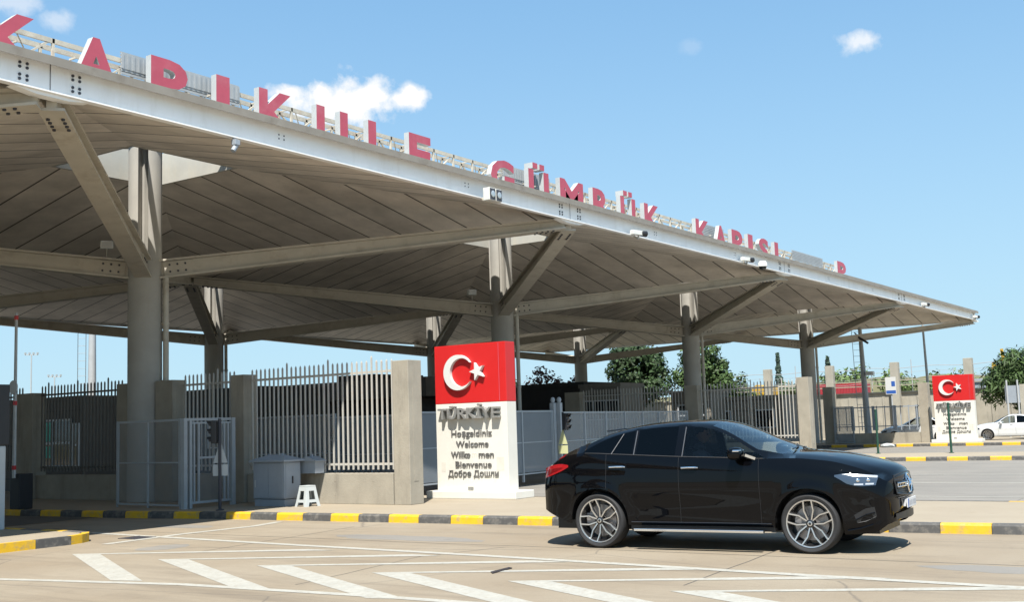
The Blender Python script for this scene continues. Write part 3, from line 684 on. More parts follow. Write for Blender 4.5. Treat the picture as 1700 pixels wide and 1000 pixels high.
# ------------------------------------------------------------------ mesh panels and gates
def mesh_panel(p0, p1, z0, z1, nposts, label, m='wiremesh', mid=True, cat='mesh fence', pr=.045, group='grey mesh fence panels'):
    P0 = Vector((*p0, 0)); P1 = Vector((*p1, 0)); d = P1 - P0; L = d.length; rz = math.atan2(d.y, d.x)
    r = thing('mesh_fence', label, cat, (p0[0], p0[1], 0), rz, group)
    q = MB(); q.box(.03, L - .03, -.004, .004, z0 + .04, z1 - .03); q.build('mesh', m, r)
    b = MB()
    b.bar((0, 0, z1), (L, 0, z1), .05, .05); b.bar((0, 0, z0), (L, 0, z0), .04, .04)
    for x in (.05, L - .05): b.box(x - .015, x + .015, -.012, .012, z0, z1)
    if mid: b.bar((0, 0, (z0 + z1) / 2), (L, 0, (z0 + z1) / 2), .03, .03)
    b.build('rail_frame', 'meshgrey', r)
    for i in range(nposts):
        x = L * i / (nposts - 1); b = MB(); b.box(x - pr / 2, x + pr / 2, -pr / 2, pr / 2, .12, z1 + .03); b.build('post', 'meshgrey', r)
    return r
mesh_panel((16.95, 20.87), (17.1, 23.35), .22, 2.14, 3, 'grey mesh panel standing in shade in front of the nearest column base', 'wiremesh_thin', pr=.04)
gt = thing('mesh_gate', 'grey steel pedestrian gate with mesh lower panel behind the side facing signal', 'gate', (16.9, 20.68, 0), 0)
b = MB()
for x, w in ((0, .10), (.16, .07), (1.40, .10)): b.box(x - w / 2, x + w / 2, -w / 2, w / 2, .12, 2.17)
b.bar((0, 0, 2.14), (1.40, 0, 2.14), .06, .06); b.build('gate_frame', 'meshgrey', gt)
b = MB()
for x in (.27, .40, 1.15, 1.26): b.box(x - .022, x + .022, -.022, .022, .26, 2.08)
b.bar((.18, 0, .27), (1.34, 0, .27), .05, .05); b.bar((.18, 0, 2.06), (1.34, 0, 2.06), .04, .04); b.bar((.40, 0, 1.27), (1.15, 0, 1.27), .04, .05); b.build('gate_leaf', 'meshgrey', gt)
b = MB(); b.box(.42, 1.13, -.004, .004, .30, 1.25); b.box(.42, 1.13, -.004, .004, 1.30, 2.03); b.build('mesh', 'wiremesh_thin', gt)
mesh_panel((21.9, 18.4), (21.9, 20.7), .2, 2.12, 3, 'short mesh panel seen through the pickets right of the small wall box', 'wiremesh_dense')
mesh_panel((21.9, 20.8), (21.9, 24.2), .2, 2.2, 4, 'pale mesh panel behind the pickets above the grey roadside cabinet', 'wiremesh')
mesh_panel((21.95, 18.3), (29.35, 18.85), .35, 2.17, 5, 'blue grey mesh barrier running behind the large welcome sign', 'wiremesh_dense', pr=.06)
mesh_panel((29.7, 18.75), (43.5, 21.2), .35, 2.12, 8, 'long pale mesh barrier closing the lane behind the black car', 'wiremesh', pr=.08)
b = MB()
for x, y in ((29.45, 18.86), (29.62, 18.74)):
    b.box(x - .07, x + .07, y - .07, y + .07, .1, 2.42); 
    b.lathe([(0, 2.60), (.05, 2.58), (.075, 2.51), (.05, 2.43), (.0, 2.42)], (x, y, 0), (0, 0, 1), 12)
tag(b.build('gate_post', 'meshgrey', smooth=40), 'pair of grey gate posts with ball caps where two mesh barriers meet', 'gate post')
mesh_panel((XT - .1, 20.6), (XT - .1, 21.7), .2, 2.2, 2, 'narrow mesh gate beside the dark pier near the rightmost column', 'wiremesh')

# ------------------------------------------------------------------ cabinet, box, stool
cb = thing('utility_cabinet', 'grey roadside electrical cabinet with hipped lid left of the white stool', 'cabinet', (18.0, 18.66, .146))
b = MB(); b.box(.02, .48, .02, .97, 0, .15); b.build('plinth', 'cabinet', cb)
b = MB(); b.box(0, .50, 0, .99, .165, .98, bev=.01); body = b.build('body', 'cabinet', cb)
b = MB(); b.box(.04, .47, -.012, -.001, .20, .95); d_ = b.build('door', 'cabinet', cb); b = MB(); b.box(.22, .25, -.03, -.013, .5, .66); b.build('handle', 'black', d_)
b = MB(); b.box(-.012, -.001, .04, .48, .20, .95); b.box(-.012, -.001, .51, .95, .20, .95); d_ = b.build('door', 'cabinet', cb)
b = MB(); b.box(-.02, -.013, .90, .93, .42, .58); b.build('handle', 'signback', d_)
b = MB(); o = [(-.07, -.07), (.57, -.07), (.57, 1.06), (-.07, 1.06)]
vs = [(x, y, .985) for x, y in o] + [(x, y, 1.02) for x, y in o] + [(.25, .25, 1.14), (.25, .75, 1.14)]
b.add(vs, [(3, 2, 1, 0), (0, 1, 5, 4), (1, 2, 6, 5), (2, 3, 7, 6), (3, 0, 4, 7), (4, 5, 8), (5, 6, 9, 8), (6, 7, 9), (7, 4, 8, 9)]); b.box(.22, .28, .3, .36, 1.12, 1.17); b.build('lid', 'cabinet', cb)
wb = thing('wall_box', 'small grey meter box with a pitched lid hung on the low wall above the stool', 'meter box', (18.62, 18.32, .82))
b = MB(); b.box(0, .29, 0, .48, .02, .29, bev=.006); b.build('body', 'cabinet', wb)
b = MB(); b.prism([(-.05, .292), (.54, .292), (.54, .31), (.24, .40), (-.05, .31)], 'x', -.04, .31); b.box(.1, .15, .2, .24, .38, .45); b.build('lid', 'cabinet', wb)
st = thing('plastic_stool', 'small white plastic step stool on the pavement beside the grey cabinet', 'stool', (18.22, 18.17, .146), R_(-8))
b = MB(); b.box(-.13, .13, -.13, .13, .42, .455, bev=.012); b.build('seat', 'plastic', st)
def stool_side(rot):
    mb = MB(); t = .018
    def seg(poly): 
        mb.prism(poly, 'x', -.13, -.112)
    # trapezoid with a window and an arched foot cut
    seg([(-.20, 0), (-.12, 0), (-.095, .09), (-.175, .09)][::1]); seg([(.12, 0), (.20, 0), (.175, .09), (.095, .09)])
    seg([(-.175, .09), (.175, .09), (.165, .15), (-.165, .15)])
    seg([(-.165, .15), (-.085, .15), (-.07, .34), (-.135, .34)]); seg([(.085, .15), (.165, .15), (.135, .34), (.07, .34)])
    seg([(-.135, .34), (.135, .34), (.13, .425), (-.13, .425)])
    mb.v = [(v[0] - (.42 - v[2]) * .17, v[1], v[2]) for v in mb.v]
    return mb.xform(Matrix.Rotation(rot, 4, 'Z'))
for k in range(4): stool_side(k * math.pi / 2).build('leg_panel', 'plastic', st)

# ------------------------------------------------------------------ signals, barrier
def signal(x, y, rz, label, m, sgnz=True):
    r = thing('traffic_signal', label, 'traffic light', (x, y, .146), rz, 'small lane signals on poles')
    b = MB(); b.tube((0, 0, 0), (0, 0, 1.98), .034, 12); b.lathe([(.09, 0), (.09, .02), (.034, .03)], (0, 0, 0), (0, 0, 1), 16); b.build('pole', 'darkpole', r, smooth=40)
    b = MB(); b.box(-.10, .10, .05, .17, 1.44, 1.94, bev=.02); b.bar((0, .0, 1.88), (0, .06, 1.88), .03, .03); b.bar((0, .0, 1.50), (0, .06, 1.50), .03, .03); h = b.build('housing', 'black', r)
    for i in range(3):
        z = 1.52 + .17 * i; v = MB(); n = 12
        vs = []
        for j in range(n + 1):
            a = math.pi * (-.15 + 1.3 * j / n); 
            for rr, ln in ((.075, .12), (.068, .12)):
                vs.append((rr * math.cos(a), .17, z + rr * math.sin(a))); vs.append((rr * math.cos(a), .17 + ln * (.45 + .55 * max(0, math.sin(a))), z + rr * math.sin(a)))
        fs = []
        for j in range(n): o = j * 4; fs += [(o, o + 1, o + 5, o + 4), (o + 2, o + 6, o + 7, o + 3), (o + 1, o + 3, o + 7, o + 5)]
        v.add(vs, fs); v.build('visor', 'black', h)
        l = MB(); l.lathe([(0, .176), (.05, .174), (.066, .171)], (0, 0, z), (0, 1, 0), 16); l.build('lens', 'winglass', h)
    b = MB(); q = math.pi / 2
    b.prism([(-.16, 1.02), (.16, 1.02), (.02, 1.44), (-.02, 1.44)], 'x', .04, .046); b.build('warning_triangle', m, r)
    b = MB(); b.prism([(-.165, .74), (.165, .74), (.165, .985), (-.165, .985)], 'x', .04, .046); b.build('plate', m, r)
    return r
signal(16.81, 19.4, R_(32), 'dark lane signal with blank grey sign backs in front of the mesh gate', 'signback')
sg = signal(28.95, 18.2, math.pi, 'dark lane signal with pale yellow triangle between large sign and black car tail', 'hivis')
sg2 = dup(sg, 'pale yellow triangle sign and signal partly hidden behind the sunlit pickets', (23.6, 19.75, .146))
bm_ = thing('barrier_arm', 'raised thin white barrier arm with a round disc at the far left', 'barrier', (16.0, 25.55, .146))
b = MB(); b.box(-.18, .18, -.2, .2, 0, .85, bev=.02); b.build('motor_box', 'black', bm_)
b = MB(); b.bar((-.2, 0, .75), (-.2, 0, 4.75), .055, .08, w2=.04, h2=.06); b.build('arm', 'boomwhite', bm_)
for z in (.95, 2.5, 4.58):
    b = MB(); b.bar((-.2, 0, z), (-.2, 0, z + .10), .06, .085); b.build('stripe', 'red', bm_)
b = MB(); b.lathe([(0, .012), (.17, .012), (.17, -.012), (0, -.012)], (-.25, 0, 2.93), (1, 0, 0), 24); b.build('disc', 'boomwhite', bm_)
pc = thing('payment_post', 'grey post with a black hood cut by the left edge of the frame', 'post', (11.95, 20.0, .146))
b = MB(); b.box(-.25, .25, 0, .5, 0, 1.55, bev=.02); b.build('housing', 'signback', pc); b = MB(); b.box(-.3, .3, -.03, .6, 1.56, 2.7, bev=.02); b.build('hood', 'black', pc)

# ------------------------------------------------------------------ devices on the edge beam
def floodlight(x, label):
    r = thing('floodlight', label, 'floodlight', (x, EY - .22, 7.42))
    b = MB(); b.bar((0, .1, .0), (0, -.12, -.10), .06, .05); b.bar((-.22, -.14, -.12), (.22, -.14, -.12), .04, .04); b.build('bracket', 'steel', r)
    for s in (-1, 1):
        b = MB(); b.box(s * .135 - .125, s * .135 + .125, -.34, -.14, -.13, .19, bev=.02); h = b.build('lamp_head', 'camwhite', r)
        b = MB(); b.box(s * .135 - .11, s * .135 + .11, -.352, -.341, -.11, .17); b.lathe([(0, -.36), (.09, -.355), (.1, -.352)], (s * .135, 0, .03), (0, 1, 0), 16); b.build('lens', 'bolt', h)
        b = MB(); b.lathe([(0, -.372), (.06, -.37), (.085, -.362)], (s * .135, 0, .03), (0, 1, 0), 16); b.build('reflector', 'lamp', h)
    return r
floodlight(22.5, 'twin floodlight on the edge beam above the second strut')
def camera_dev(x, label, rz=0, dz=0.0, m='camwhite'):
    r = thing('security_camera', label, 'camera', (x, EY - .16, 7.40 + dz), rz, 'security cameras along the edge beam')
    b = MB(); b.bar((0, .05, .02), (0, -.10, -.08), .05, .05); b.bar((0, -.1, -.1), (.05, -.1, .05), .04, .04); b.build('bracket', 'steel', r)
    b = MB(); b.box(-.30, .18, -.19, -.05, .02, .16, bev=.015); b.build('housing', m, r)
    b = MB(); b.lathe([(.085, .0), (.095, .2), (.09, .21), (0, .205)], (.12, -.12, .09), (1, -.25, -.05), 16); b.build('lens_hood', 'black', r, smooth=40)
    return r
c0 = camera_dev(30.4, 'black hooded camera on the edge beam right of the node below the red letters', R_(-12))
dup(c0, 'dark hooded camera on the edge beam above the third strut', (38.7, EY - .16, 7.44))
dup(c0, 'small hooded camera close to the right hand end of the canopy', (62.7, EY - .16, 7.46))
dup(c0, 'tiny camera at the very tip of the canopy', (74.4, EY - .16, 7.5))
def strut_lamp(x, y, z, label):
    r = thing('strut_lamp', label, 'lamp', (x, y, z), R_(-35), 'small lamps on the struts'); b = MB(); b.tube((0, 0, -.2), (0, 0, 0), .02, 6); b.build('bracket', 'steel', r)
    b = MB(); b.box(-.16, .16, -.1, .1, 0, .2, bev=.02); h = b.build('housing', 'camwhite', r); b = MB(); b.box(-.14, .14, -.108, -.101, .02, .18); b.build('lens', 'lamp', h)
strut_lamp(18.2, 25.35, 6.72, 'small white lamp on the strut just left of the nearest column joint'); strut_lamp(19.9, 25.7, 6.75, 'small white lamp behind the nearest column joint on its right side')
strut_lamp(34.2, 25.35, 6.72, 'small white lamp beside the second front column joint')
hl_ = thing('hanging_lamp', 'dark lamp dangling from the strut of the rightmost front column', 'lamp', (69.7, 22.3, 6.45)); b = MB(); b.tube((0, 0, .35), (0, -.25, .1), .04, 8); b.bar((0, -.1, .15), (.0, -.8, -.35), .13, .12); b.build('arm', 'black', hl_)
dm = thing('dome_camera', 'round white dome camera next to the hooded camera on the edge beam', 'camera', (40.1, EY - .2, 7.40))
b = MB(); b.lathe([(0, .22), (.12, .20), (.17, .12), (.17, 0)], (0, -.1, 0), (0, 0, 1), 20); b.build('housing', 'camwhite', dm, smooth=40); b = MB(); b.lathe([(.15, 0), (.12, -.09), (0, -.13)], (0, -.1, 0), (0, 0, 1), 20); b.build('dome', 'winglass', dm, smooth=40)
hc = thing('hanging_camera', 'small grey camera hanging under the edge beam near the red I', 'camera', (14.5, EY - .1, 7.28))
b = MB(); b.tube((0, .0, .14), (0, -.05, 0), .02, 8); b.box(-.05, .07, -.12, .0, -.02, .09, bev=.01); b.build('bracket', 'cabinet', hc)
b = MB(); b.tube((-.06, -.06, -.14), (.06, -.06, .04), .05, 12); b.build('housing', 'cabinet', hc)

# ------------------------------------------------------------------ low buildings under and behind the canopy
def booth(x, y0, y1, depth, h, label, m, windows=(), roof=(.12, .3), extra=None):
    r = thing('border_booth', label, 'booth', (x, y0, 0)); L = y1 - y0
    b = MB(); ys = sorted(windows); b.box(0, depth, 0, L, 0, h)
    b.build('wall', m, r)
    b = MB(); o, t = roof; b.box(-o, depth + o, -o, L + o, h + .003, h + t); b.build('roof', m, r)
    c = MB()
    for z in np.arange(.5, h, .55): c.box(-.012, -.001, .0, L, z, z + .02)
    c.build('cladding_joints', 'paneldark', r)
    for (ya, yb, za, zb, kind) in windows:
        f = MB(); t = .06
        for q in ((ya, ya + t, za, zb), (yb - t, yb, za, zb), (ya + t, yb - t, za, za + t), (ya + t, yb - t, zb - t, zb)): f.box(-.06, -.013, *q)
        n = max(1, round((yb - ya) / .9))
        for i in range(1, n): yy = ya + (yb - ya) * i / n; f.box(-.055, -.013, yy - .03, yy + .03, za + t, zb - t)
        if zb - za > 1.2: f.box(-.056, -.014, ya + t, yb - t, (za + zb) / 2 - .04, (za + zb) / 2 + .04)
        w = f.build('window', 'wfr', r)
        g = MB(); g.box(-.03, -.016, ya + t, yb - t, za + t, zb - t); g.build('pane', 'winglass', w)
        if kind == 'teal':
            g = MB(); yy = ya + (yb - ya) * .52; g.box(-.05, -.034, yy, yy + .42, (za + zb) / 2 + .06, zb - .1); g.box(-.05, -.034, yy - .02, yy + .12, za + .3, (za + zb) / 2 - .1); g.box(-.05, -.034, yy + .22, yy + .4, za + .3, (za + zb) / 2 - .1)
            g.build('blind', 'teal', w)
    return r
booth(22.2, 32.2, 42, 3, 2.98, 'dark booth with a teal blind in its window at the far left under the canopy', 'panelbrown', [(.45, 2.5, .9, 2.45, 'teal'), (.02, .38, .9, 2.3, '')], roof=(.05, .2))
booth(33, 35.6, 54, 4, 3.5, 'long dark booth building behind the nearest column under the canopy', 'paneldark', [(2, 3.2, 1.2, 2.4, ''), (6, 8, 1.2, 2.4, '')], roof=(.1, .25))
booth(7.5, 25.0, 33.0, 3.8, 2.9, 'unseen dark booth added on the left traffic island to block sky light', 'paneldark', [(1, 3, 1.0, 2.3, ''), (4.5, 6.5, 1.0, 2.3, '')], roof=(.15, .2))  # added out of view, keeps sky light off the left side
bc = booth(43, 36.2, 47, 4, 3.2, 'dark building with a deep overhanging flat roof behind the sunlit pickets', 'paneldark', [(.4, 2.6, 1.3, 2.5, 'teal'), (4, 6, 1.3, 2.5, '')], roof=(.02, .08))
b = MB(); b.box(-1.0, 4.5, -2.2, 11, 3.30, 4.22); b.build('roof_overhang', 'panelbrown', bc); b = MB(); b.box(-.95, 3, 1.2, 3.6, 4.223, 4.52); b.build('roof_block', 'paneldark', bc)
b = MB(); b.box(-.4, -.2, .2, 3.2, 2.15, 2.42); b.build('counter_sign', 'teal', bc)
booth(52, 29.1, 31.56, 2.5, 3.62, 'brown booth with a row of framed windows behind the lane barrier', 'panelgrey', [(.1, 2.4, 1.9, 2.95, '')], roof=(.06, .2))
booth(52.6, 31.7, 36.5, 3, 3.75, 'dark windowless booth wing left of the framed windows behind the lane barrier', 'paneldark', (), roof=(.06, .25))
booth(56, 25.9, 28.2, 2.5, 3.15, 'booth with one dark window behind the shaded pickets under the big tree', 'panelgrey', [(.2, 1.9, 1.4, 2.6, '')], roof=(.08, .2))
booth(58, 22.6, 27.2, 3, 2.75, 'brown booth seen through the pickets right of the third column', 'panelgrey', [(.5, 1.6, 1.2, 2.2, ''), (3.0, 4.0, 1.2, 2.2, '')], roof=(.1, .2))

# ------------------------------------------------------------------ retaining wall and pillars at the right
rw = MB(); rw.box(84, 84.4, 13.6, 66, 0, 3.22)
y = 13.7
while y < 66: rw.box(83.93, 83.998, y, y + .18, 0, 3.0); y += 1.25
rw.box(83.9, 84.45, 13.6, 66, 3.223, 3.34)
o = rw.build('retaining_wall', 'concdark'); tag(o, 'long stained concrete retaining wall behind the parked white cars', 'wall')
PL = {33.7: 'square concrete pillar on the wall beside the slender conifer', 28.8: 'square concrete pillar on the wall in front of the red container', 24.0: 'square concrete pillar on the wall next to the blue and white sign', 18.9: 'square concrete pillar rising behind the distant welcome sign', 38.4: 'square concrete pillar on the wall next to the big tree'}
for y, lab in PL.items():
    mb = MB(); mb.box(0, .5, -.29, .29, 0, 5.45, bev=.02); o = mb.build('wall_pillar', 'concdark'); o.location = (83.38, y, 0); tag(o, lab, 'pillar', 'pillars along the retaining wall')
wf = thing('wire_fence', 'strands of wire strung between the pillars above the retaining wall', 'wire fence', (83.66, 13.6, 0))
ww = MB()
for z, r in ((5.05, .024), (4.7, .011), (4.3, .011), (3.95, .011)):
    for a in np.arange(0, 25, 1.0): ww.tube((0, a, z - .05 * math.sin(a * 1.4)), (0, a + 1.0, z - .05 * math.sin((a + 1) * 1.4)), r, 5)
ww.build('wires', 'masts', wf)
for i in range(9):
    b = MB(); b.tube((.3, .6 + 2.9 * i, 3.3), (.3, .6 + 2.9 * i, 5.6 if i % 3 == 0 else 4.8), .03, 6); b.build('stake', 'masts', wf)
rb = MB()
for z in (3.75, 4.1): rb.box(-.05, .0, 0, 23, z, z + .07)
rb.build('handrail', 'concrete', wf)

# ------------------------------------------------------------------ masts, lamp posts, posts, signs
b = MB(); b.tube((0, 0, 0), (0, 0, 8.3), .26, 12, r2=.17); 
mp = thing('concrete_mast', 'thick tapered mast with a caged ladder behind the left columns', 'mast', (36.7, 52.3, 0)); b.build('mast', 'masts', mp, smooth=40)
b = MB()
for s in (.33, .75): 
    for t in (-.18, .18): b.tube((-s * .6, s * .8 + t * .0 + .0, .0), (-s * .6, s * .8, 8.0), .018, 5)
for i in range(20): b.tube((-.33 * .6, .33 * .8, .4 * i + .3), (-.75 * .6, .75 * .8, .4 * i + .3), .012, 5)
b.build('ladder', 'masts', mp)
def flood_mast(x, y, h, label):
    r = thing('flood_mast', label, 'mast', (x, y, 0), 0, 'distant floodlight masts'); b = MB(); b.tube((0, 0, 0), (0, 0, h), .16, 8, r2=.10); b.build('mast', 'masts', r)
    b = MB(); b.bar((-.8, .8, h), (.8, -.8, h), .14, .14)
    for q in (-.9, -.3, .3, .9): b.box(q * .8 - .14, q * .8 + .14, -q * .8 - .14, -q * .8 + .14, h + .1, h + .4)
    b.build('lamp_ring', 'masts', r)
flood_mast(116.2, 183.1, 16.9, 'distant floodlight mast standing between the barrier arm and the ladder mast')
flood_mast(118.8, 180.1, 12.9, 'short distant floodlight mast just left of the ladder mast')
lp = thing('utility_pole', 'grey pole with a small white lamp and a step ladder beneath the canopy tip', 'pole', (75.0, 23.5, 0)); b = MB(); b.tube((0, 0, 0), (-.3, .05, 8.6), .24, 10, r2=.10); b.build('pole', 'masts', lp, smooth=40)
b = MB(); b.tube((-.25, .5, 0), (-.5, .55, 8.4), .02, 5)
for i in range(20): b.tube((-.25 - .012 * i, .5, .4 * i), (-.0 - .014 * i, .1, .4 * i), .012, 5)
b.build('step_ladder', 'masts', lp); b = MB(); b.box(-.5, -.1, -.7, -.2, 4.3, 4.55, bev=.04); b.build('lamp', 'camwhite', lp)
lp2 = MB(); lp2.tube((0, 0, 0), (-.15, .1, 8.6), .11, 10, r2=.06); o = lp2.build('lamp_post', 'masts', smooth=40); o.location = (77.6, 20.05, 0); o.location.x = 76.2; o.location.y = 19.75; tag(o, 'thin grey lamp post left of the distant welcome sign, reaching behind the canopy tip', 'lamp post')
def green_post(x, y, h, label):
    mb = MB(); mb.tube((0, 0, 0), (0, 0, h), .045, 10); mb.lathe([(.055, h), (.055, h + .04), (0, h + .06)], (0, 0, 0), (0, 0, 1), 10); mb.lathe([(.10, .0), (.10, .02), (.05, .03)], (0, 0, 0), (0, 0, 1), 10)
    o = mb.build('green_post', 'green', smooth=40); o.location = (x, y, .146 if x < 47.2 else .008); tag(o, label, 'post', 'dark green posts at the lane edge')
green_post(46.9, 14.35, 1.75, 'slim dark green post above the bonnet of the black car'); green_post(46.6, 11.4, 1.92, 'slim dark green post directly in front of the distant welcome sign'); green_post(54.8, 19.9, 1.5, 'slim dark green post right of the sunlit pier behind the bonnet')
ss = thing('notice_sign', 'small white notice with a blue lower band on a post before the retaining wall', 'sign', (80.0, 23.28, .03)); b = MB(); b.tube((0, 0, 0), (0, 0, 4.2), .05, 8); b.build('post', 'masts', ss)
b = MB(); b.box(-.09, -.06, -.36, .36, 3.05, 4.25); pl = b.build('board', 'emblem', ss); b = MB(); b.box(-.096, -.091, -.33, .33, 3.1, 3.32); b.box(-.096, -.091, -.3, -.05, 3.6, 3.95); b.build('blue_band', 'bluesign', pl)
bs = thing('road_sign', 'dark grey backed road sign on two pale posts at the right edge by the tree', 'sign', (77.4, 14.95, .03))
for yy in (-.32, .32): 
    b = MB(); b.tube((0, yy, 0), (0, yy, 3.6), .055, 8); b.build('post', 'masts', bs)
b = MB(); b.box(.06, .1, -.45, .45, 2.15, 3.25); b.build('board', 'cabinet', bs)
ct = thing('red_container', 'red ribbed container standing behind the retaining wall', 'container', (93.4, 29.6, 0))
b = MB(); b.box(0, 2.4, 0, 4.6, .6, 4.35); b.build('body', 'redtruck', ct); b = MB()
for i in range(18): b.box(-.05, -.001, .1 + i * .25, .22 + i * .25, .7, 4.25)
b.build('ribs', 'redtruck', ct); b = MB(); b.box(-.06, -.052, 2.7, 3.0, 3.0, 3.5); b.build('marking', 'emblem', ct)
ym = thing('excavator_arm', 'yellow machine boom poking up behind the tree at the right edge', 'machine', (88.5, 17.7, 0))
b = MB(); b.bar((0, .8, 2.5), (0, .5, 5.2), .18, .25); b.bar((0, .5, 5.2), (-.0, .3, 4.4), .14, .2); b.bar((0, -.3, 3.2), (0, -.1, 6.2), .14, .2); b.build('boom', 'yelmach', ym)
b = MB(); b.box(-1, 1, -1.2, 1.6, .4, 2.8, bev=.1); b.build('body', 'yelmach', ym)
yc_ = MB(); yc_.prism([(0, 2.6), (1.5, 2.6), (1.5, 4.2), (1.1, 4.5), (0, 4.2)], 'x', 0, 2.2); o = yc_.build('loader_cab', 'yelmach'); o.location = (89.9, 36.2, 0); tag(o, 'yellow machine cab behind the wall near the slender conifer', 'machine')
gb = booth(92, 17.8, 22.5, 5, 4.0, 'small grey roofed building behind the distant welcome sign', 'cabinet', [(1, 2.5, 1.5, 2.6, '')], roof=(.15, .2))
lb = MB(); rnd = random.Random(8)
bm = bmesh.new(); bmesh.ops.create_icosphere(bm, subdivisions=2, radius=.5)
for v in bm.verts: v.co = Vector((v.co.x * .8, v.co.y * 1.3, max(0, v.co.z * .35 + .1))) + Vector((rnd.uniform(-.06, .06), rnd.uniform(-.06, .06), 0))
lb.bm(bm); o = lb.build('rubbish_bag', 'plastic'); o.location = (60.2, 17.9, .146 - .14); o.scale = (.5, .6, .8); tag(o, 'crumpled white plastic bag lying by the far kerb', 'plastic bag')

# ------------------------------------------------------------------ trees
def tree(name, label, x, y, z0, z1, rad, m, n, seed, shape='round', leaf=.3, group=None, cat='tree', rz=1.0, lean=0):
    rnd = random.Random(seed); r = thing(name, label, cat, (x, y, 0), 0, group)
    H = z1 - z0; zc = (z0 + z1) / 2; t = MB()
    t.tube((0, 0, 0), (0, 0, z0 + H * .35), .05 * rad + .06, 8, r2=.03 * rad + .03)
    blobs = []
    nb = 26 if shape != 'spire' else 1
    for i in range(nb):
        while True:
            p = Vector((rnd.uniform(-1, 1), rnd.uniform(-1, 1), rnd.uniform(-1, 1)))
            if .25 < p.length < 1: break
        if shape == 'droop' and p.z > 0: p.x *= 1 - .65 * p.z; p.y *= 1 - .65 * p.z
        c = Vector((p.x * rad * .78, p.y * rad * .78, p.z * H / 2 * .8)); blobs.append((c, rad * rnd.uniform(.22, .40)))
        if i < 9: t.tube((0, 0, z0 + H * .1 * (i % 4)), (c.x * .9, c.y * .9, zc + c.z * .9), .03 * rad + .012, 5, r2=.012)
    t.build('trunk', 'bark', r)
    mb = MB()
    for i in range(n):
        if shape == 'spire':
            q = rnd.random() ** .8; a = rnd.uniform(0, 2 * math.pi); rr = rad * (1 - q) * (.35 + .65 * abs(math.sin(q * 22))) * rnd.uniform(.3, 1) + .05
            c = Vector((rr * math.cos(a), rr * math.sin(a), z0 + H * q - .25 * rr)); nrm = Vector((math.cos(a), math.sin(a), rnd.uniform(-.2, .8)))
        else:
            b, s = rnd.choice(blobs); d = Vector((rnd.gauss(0, 1), rnd.gauss(0, 1), rnd.gauss(0, .8))).normalized(); c = b + d * s * rnd.uniform(.55, 1.12); c.z += zc; nrm = (d + Vector((rnd.uniform(-.7, .7), rnd.uniform(-.7, .7), rnd.uniform(-.3, .9)))).normalized()
            if shape == 'droop': nrm = (nrm + Vector((0, 0, .5))).normalized()
        a = nrm.cross(Vector((rnd.uniform(-1, 1), rnd.uniform(-1, 1), rnd.uniform(-1, 1))));
        if a.length < 1e-3: continue
        a.normalize(); e = nrm.cross(a).normalized(); sz = leaf * rnd.uniform(.55, 1.25); k = .5 if shape != 'spike' else .16
        mb.add([c - a * sz * .6, c + e * sz * k * .7 - a * sz * .1, c + a * sz * .6, c - e * sz * k * .7 + a * sz * .1], [(0, 1, 2, 3)])
    mb.build('crown', m, r, recalc=False)
    return r
tree('evergreen_tree', 'large dark dense tree behind the booths between the second and third columns', 80.2, 43.0, 2.6, 8.2, 3.1, 'leaf_dark', 9500, 11, leaf=.30)
tree('broadleaf_tree', 'mid green bushy tree right of the third column beside the dark dense tree', 83.0, 38.6, 2.6, 7.9, 2.5, 'leaf_mid', 7500, 12, leaf=.27)
tree('broadleaf_tree', 'low light green bush at the right foot of the big tree', 84.6, 36.2, 1.5, 5.4, 1.7, 'leaf_mid', 2600, 13, leaf=.26)
tree('purple_tree', 'purple leaved tree above the dark booth wing beside the large sign', 75.6, 49.1, 3.0, 6.4, 1.6, 'leaf_purple', 900, 14, leaf=.28)
tree('purple_tree', 'smaller purple leaved tree next to the second row column', 77.0, 47.2, 3.0, 5.9, 1.1, 'leaf_purple', 450, 15, leaf=.26)
tree('broadleaf_tree', 'sparse green tree at the left of the purple leaved tree', 74.0, 51.2, 2.6, 6.0, 1.3, 'leaf_mid', 420, 16, leaf=.26)
tree('feathery_tree', 'feathery green tree at the right edge behind the road sign', 80.6, 14.6, 1.0, 5.8, 2.7, 'leaf_mid', 9000, 17, 'spike', leaf=.5)
tree('conifer', 'slender dark conifer rising over the sunlit picket fence', 105.2, 41.3, 1.5, 7.9, 1.0, 'leaf_blue', 900, 18, 'spire', leaf=.35)
tree('conifer', 'short dark conifer tip behind the pillar by the red container', 108.1, 37.4, 2.5, 7.4, 1.25, 'leaf_blue', 700, 19, 'spire', leaf=.4)
BU = [(103.1, 44.6, 5.9, 2.2, 'leaf_mid'), (106, 41.0, 5.6, 1.8, 'leaf_mid'), (112, 38.5, 7.2, 2.0, 'leaf_light'), (118, 38, 7.8, 2.6, 'leaf_light'), (120, 34.5, 7.4, 2.4, 'leaf_light'), (126, 36, 5.8, 2.4, 'leaf_mid'), (130, 33, 7.0, 2.0, 'leaf_light'),
      (135, 31, 6.8, 3.0, 'leaf_light'), (140, 33, 6.8, 1.6, 'leaf_mid'), (138, 39, 6.6, 2.2, 'leaf_mid'), (128, 28.5, 5.2, 2.2, 'leaf_light')]
BL = ['bush right of the big tree behind the picket fence', 'bush behind the slender conifer', 'olive bush left of the red container', 'olive bush above the red container', 'olive bush right of the short conifer above the container', 'green bush behind the grey pole', 'pale bush on the slope behind the blue and white sign',
      'pale bush on the slope between sign and lamp post', 'round dark green bush on the hill left of the lamp post', 'distant green bush above the container end', 'pale bush low behind the lamp post foot']
for i, ((x, y, h, r_, m_), l) in enumerate(zip(BU, BL)): tree('bush', l, x, y, .6, h, r_, m_, 700, 30 + i, leaf=.42, group='bushes beyond the wall', cat='bush')

